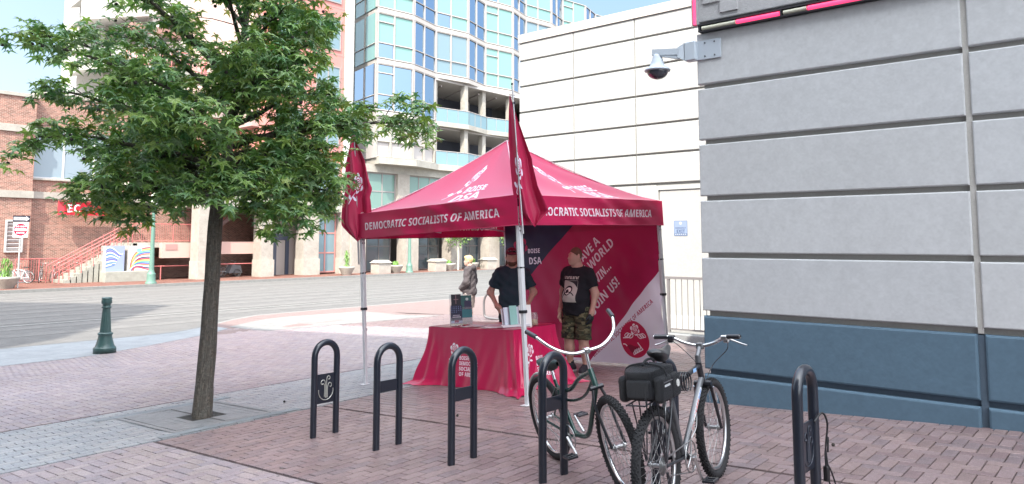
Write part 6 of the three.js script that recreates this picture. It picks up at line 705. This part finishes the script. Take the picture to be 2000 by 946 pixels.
{ // standing behind the table, hands in pockets
  const H = 1.74, Y = Yr(H), J = { turn: .05, head: V(0, Y(.925), .03), L: { sh: V(.185, Y(.79), -.01), el: V(.315, Y(.635), -.05), wr: V(.21, Y(.525), .08), hand: V(-.55, -.6, .25), palm: V(0, 0, -1), thumb: V(-.6, .6, .2), curl: .2, hip: V(.09, Y(.5), 0), kn: V(.1, Y(.27), .01), an: V(.1, .085, -.03), toe: V(.13, .04, .13) }, R: { sh: V(-.185, Y(.79), -.01), el: V(-.31, Y(.635), -.05), wr: V(-.21, Y(.525), .08), hand: V(.55, -.6, .25), palm: V(0, 0, -1), thumb: V(.6, .6, .2), curl: .2, hip: V(-.09, Y(.5), 0), kn: V(-.1, Y(.27), .01), an: V(-.1, .085, -.03), toe: V(-.13, .04, .13) } };
  const P = person('person in a dark teal shirt and maroon cap behind the table', G(8.4, 7.0), -.86, J, { H, wide: 1.04, skin: [.5, .3, .23], hairC: [.08, .05, .03] });
  shirt(P, mat([.02, .055, .075], { roughness: .85 }, TX.cloth, .12), { sleeve: .72, hem: .47, loose: .02, folds: .005 }); trousers(P, mat([.012, .014, .022], { roughness: .9 }, TX.cloth, .15), { to: 2, k: .016 }); shoes(P, mat([.02, .02, .02], {}), mat([.3, .3, .3], {}));
  const hair = mat([.1, .06, .035], { roughness: .9 }); hairCap(P, hair, cut(smin(.03, ell(P.hp(-.02, .02, 0), .088, .1, .1), ell(P.hp(-.05, -.1, .05), .04, .1, .045), ell(P.hp(-.05, -.1, -.05), .04, .1, .045), ell(P.hp(-.07, -.09, 0), .06, .12, .04)), plane(P.hp(.03, .02, 0), P.hd.clone().add(V(0, -.25, 0)))), .17); part('beard', nets(cut(smin(.02, ell(P.hp(.04, -.088, 0), .06, .05, .062)), plane(P.hp(.0, -.066, 0), V(0, 1, 0)), plane(P.hp(.01, 0, 0), P.hd.clone().negate())), P.hc.clone().add(V(-.13, -.2, -.13)), P.hc.clone().add(V(.13, 0, .13)), .007), hair, P.g);
  const cp = mat([.13, .02, .04], { roughness: .85 }); const c = part('cap', nets(cut(ell(P.hp(-.012, .045, 0), .092, .092, .104), plane(P.hp(0, .038, 0), V(0, -1, 0))), P.hc.clone().add(V(-.15, -.02, -.15)), P.hc.clone().add(V(.15, .16, .15)), .007), cp, P.g); part('cap_brim', nets(cut(ell(P.hp(.09, .042, 0), .078, .016, .08), plane(P.hp(.06, 0, 0), P.hd.clone().negate())), P.hc.clone().add(V(-.2, 0, -.2)), P.hc.clone().add(V(.2, .1, .2)), .006), cp, c); part('sunglasses', [-1, 1].map((s) => ball(.026, ...P.hp(.083, .085, s * .033).toArray(), 1, .62, .5)).concat([bar(P.hp(.09, .088, -.05), P.hp(.09, .088, .05), .005)]), mat([.01, .01, .012], { roughness: .1, clearcoat: 1 }), P.g);
}
{ // blond person in a hoodie, back towards us
  const H = 1.70, Y = Yr(H), J = { turn: .25, head: V(0, Y(.928), .035), L: { sh: V(.17, Y(.795), -.01), el: V(.25, Y(.635), -.02), wr: V(.17, Y(.545), .15), hand: V(-.75, -.35, .5), palm: V(0, 0, -1), thumb: V(-.3, .9, .2), curl: .35, hip: V(.085, Y(.5), 0), kn: V(.09, Y(.275), .015), an: V(.095, .085, -.02), toe: V(.12, .04, .13) }, R: { sh: V(-.17, Y(.795), -.01), el: V(-.25, Y(.635), -.02), wr: V(-.17, Y(.545), .15), hand: V(.75, -.35, .5), palm: V(0, 0, -1), thumb: V(.3, .9, .2), curl: .35, hip: V(-.085, Y(.5), 0), kn: V(-.09, Y(.275), .03), an: V(-.095, .085, .0), toe: V(-.11, .04, .15) } };
  const P = person('blond person in a grey hooded top and pale shorts by the street', G(13.55, 12.62), Math.atan2(-.35, -.94), J, { H, wide: .98, limb: .95, skin: [.6, .4, .31], hairC: [.5, .36, .2] });
  const hm = mat([.10, .085, .09], { roughness: .95 }, TX.cloth, .12); const h = shirt(P, hm, { sleeve: 1.95, hem: .445, k: .028, loose: .03, folds: .0045, name: 'hoodie' }); part('hood', nets(smin(.04, ell(V(0, Y(.835), -.085), .12, .075, .075), cap(V(-.09, Y(.85), -.02), V(-.05, Y(.80), .08), .035, .025), cap(V(.09, Y(.85), -.02), V(.05, Y(.80), .08), .035, .025)), V(-.2, Y(.74), -.2), V(.2, Y(.9), .16), .009), hm, h);
  trousers(P, mat([.42, .36, .32], { roughness: .9 }), { to: 1.0, k: .03, name: 'shorts' }); shoes(P, mat([.6, .6, .6], {}), mat([.7, .7, .7], {}));
  hairCap(P, mat([.62, .45, .22], { roughness: .75 }), (() => { const b = cut(smin(.02, ell(P.hp(-.016, .04, 0), .09, .1, .104), ell(P.hp(.05, .09, 0), .06, .04, .05)), plane(P.hp(.085, .05, 0), P.hd.clone().multiplyScalar(.7).add(V(0, -.7, 0))), plane(P.hp(0, -.06, 0), V(0, -1, 0))); return (x, y, z) => b(x, y, z) + .006 * Math.sin(x * 190 + y * 70) * Math.sin(z * 170 + y * 50); })());
}

// ---------------------------------------------------------------- small far things: parked bicycles and young trees
{
  const parked = (label, v, u, ry, c, hb) => { const g = local(thing('parked_bicycle', label, 'bicycle', [v, SW, u], 'bicycles parked across the street')); g.rotation.set(.1, ry, 0, 'YXZ'); const fm = mat(c, { roughness: .4, metalness: .2 }), tm = mat([.05, .05, .05], {}), rm = mat([.55, .55, .54], { metalness: .8, roughness: .4 });
    for (const x of [0, 1.05]) { const w = part('wheel', new THREE.TorusGeometry(.32, .022, 8, 32).translate(x, .34, 0), tm, g); part('rim', new THREE.TorusGeometry(.295, .012, 6, 32).translate(x, .34, 0), rm, w); part('spokes', Array.from({ length: 14 }, (_, k) => bar(V(x, .34, 0), V(x + .29 * Math.cos(k * .449), .34 + .29 * Math.sin(k * .449), 0), .003, .003, 4, false)), rm, w, { kind: 'stuff' }); }
    part('frame', [bar(V(.43, .3, 0), V(.9, .72, 0), .02), bar(V(.43, .3, 0), V(.28, .78, 0), .018), bar(V(.3, .72, 0), V(.88, .8, 0), .018), bar(V(.43, .3, 0), V(0, .34, 0), .012), bar(V(.3, .72, 0), V(0, .34, 0), .012), bar(V(.87, .82, 0), V(.92, .68, 0), .022), bar(V(.92, .68, .05), V(1.05, .34, .05), .012), bar(V(.92, .68, -.05), V(1.05, .34, -.05), .012)], fm, g); part('handlebar', tube([V(.72, hb, -.28), V(.84, hb - .02, -.2), V(.88, hb - .06, 0), V(.84, hb - .02, .2), V(.72, hb, .28)], .014, 24, 6), rm, g); part('stem', bar(V(.87, .82, 0), V(.88, hb - .06, 0), .014), rm, g); part('saddle', rbx(.26, .06, .15, .025, .22, .9, 0), tm, g); part('seat_post', bar(V(.28, .78, 0), V(.24, .88, 0), .013), rm, g); return g; };
  parked('white framed bicycle leaning left at the red fence', 15.35, 48.2, 2.2, [.7, .7, .7], 1.12); parked('grey bicycle in the middle of the red fence', 15.9, 48.25, 1.15, [.3, .28, .28], 1.15); parked('silver bicycle at the red fence nearest the stairs', 16.55, 48.3, 1.0, [.45, .45, .46], 1.18); parked('dark bicycle behind the stair railing', 17.6, 49.4, .3, [.3, .25, .24], 1.1);
  parked('mint city bicycle behind the trunk in the open bay', 25.3, 47.0, .25, [.35, .6, .55], 1.15); parked('grey bicycle right of the mint one in the open bay', 26.6, 47.3, .1, [.35, .35, .36], 1.05);
  const bar2 = local(thing('bicycle_trailer', 'low grey bicycle trailer beside the stone pier', 'trailer', [27.2, SW, 47.0])); part('body', poly([[V(-.5, .25, .3), V(.5, .25, .3), V(.4, .75, .25), V(-.2, .8, .25)], [V(-.5, .25, -.3), V(.5, .25, -.3), V(.4, .75, -.25), V(-.2, .8, -.25)], [V(-.2, .8, .25), V(.4, .75, .25), V(.4, .75, -.25), V(-.2, .8, -.25)], [V(.5, .25, .3), V(.5, .25, -.3), V(.4, .75, -.25), V(.4, .75, .25)], [V(-.5, .25, .3), V(-.5, .25, -.3), V(-.2, .8, -.25), V(-.2, .8, .25)]]), mat([.12, .12, .13], {}), bar2); for (const z of [.36, -.36]) part('wheel', new THREE.TorusGeometry(.24, .025, 6, 24).translate(.1, .26, z), mat([.06, .06, .06], {}), bar2); part('drawbar', bar(V(-.5, .35, 0), V(-1.2, .4, 0), .02), mat([.5, .5, .5], { metalness: .6 }), bar2);
  const lm = mat([.22, .36, .10], { roughness: .7, transmission: .35, thickness: 0 });
  for (const [v, u, r, l] of [[45.3, 43.5, 1.35, 'small pale trunked tree behind the blond person'], [52.3, 43.6, 1.3, 'small leafy tree behind the far tent corner']]) { const b = W(v, SW, u), t = thing('young_tree', l, 'tree', b, 'young trees across the street'); part('trunk', tube([b, b.clone().add(V(.03, 1.2, 0)), b.clone().add(V(-.05, 2.4, 0)), b.clone().add(V(0, 3.6, 0))], .08, 16, 8), mat([.55, .5, .43], { roughness: .9 }), t); for (let k = 0; k < 6; k++) { const a = k * 1.05, s = b.clone().add(V(0, 2.2 + k * .15, 0)); part('limb', bar(s, s.clone().add(V(Math.cos(a) * r * .8, .7, Math.sin(a) * r * .8)), .035, .012, 6), mat([.45, .4, .34], {}), t); }
    const q = []; for (let k = 0; k < 1500; k++) { const a = rr(0, 6.28), cz = rr(-1, 1), s = Math.pow(rnd(), .4), rad = r * s * (1 + .25 * Math.sin(a * 3 + cz * 4)); q.push(new THREE.CircleGeometry(rr(.06, .11), 5).rotateX(rr(0, 3)).rotateY(rr(0, 6)).translate(b.x + rad * Math.sqrt(1 - cz * cz) * Math.cos(a), b.y + 3.35 + rad * cz * .95, b.z + rad * Math.sqrt(1 - cz * cz) * Math.sin(a))); } part('crown', q, lm, t, { kind: 'stuff' }); }
}

renderer.render(scene, camera);
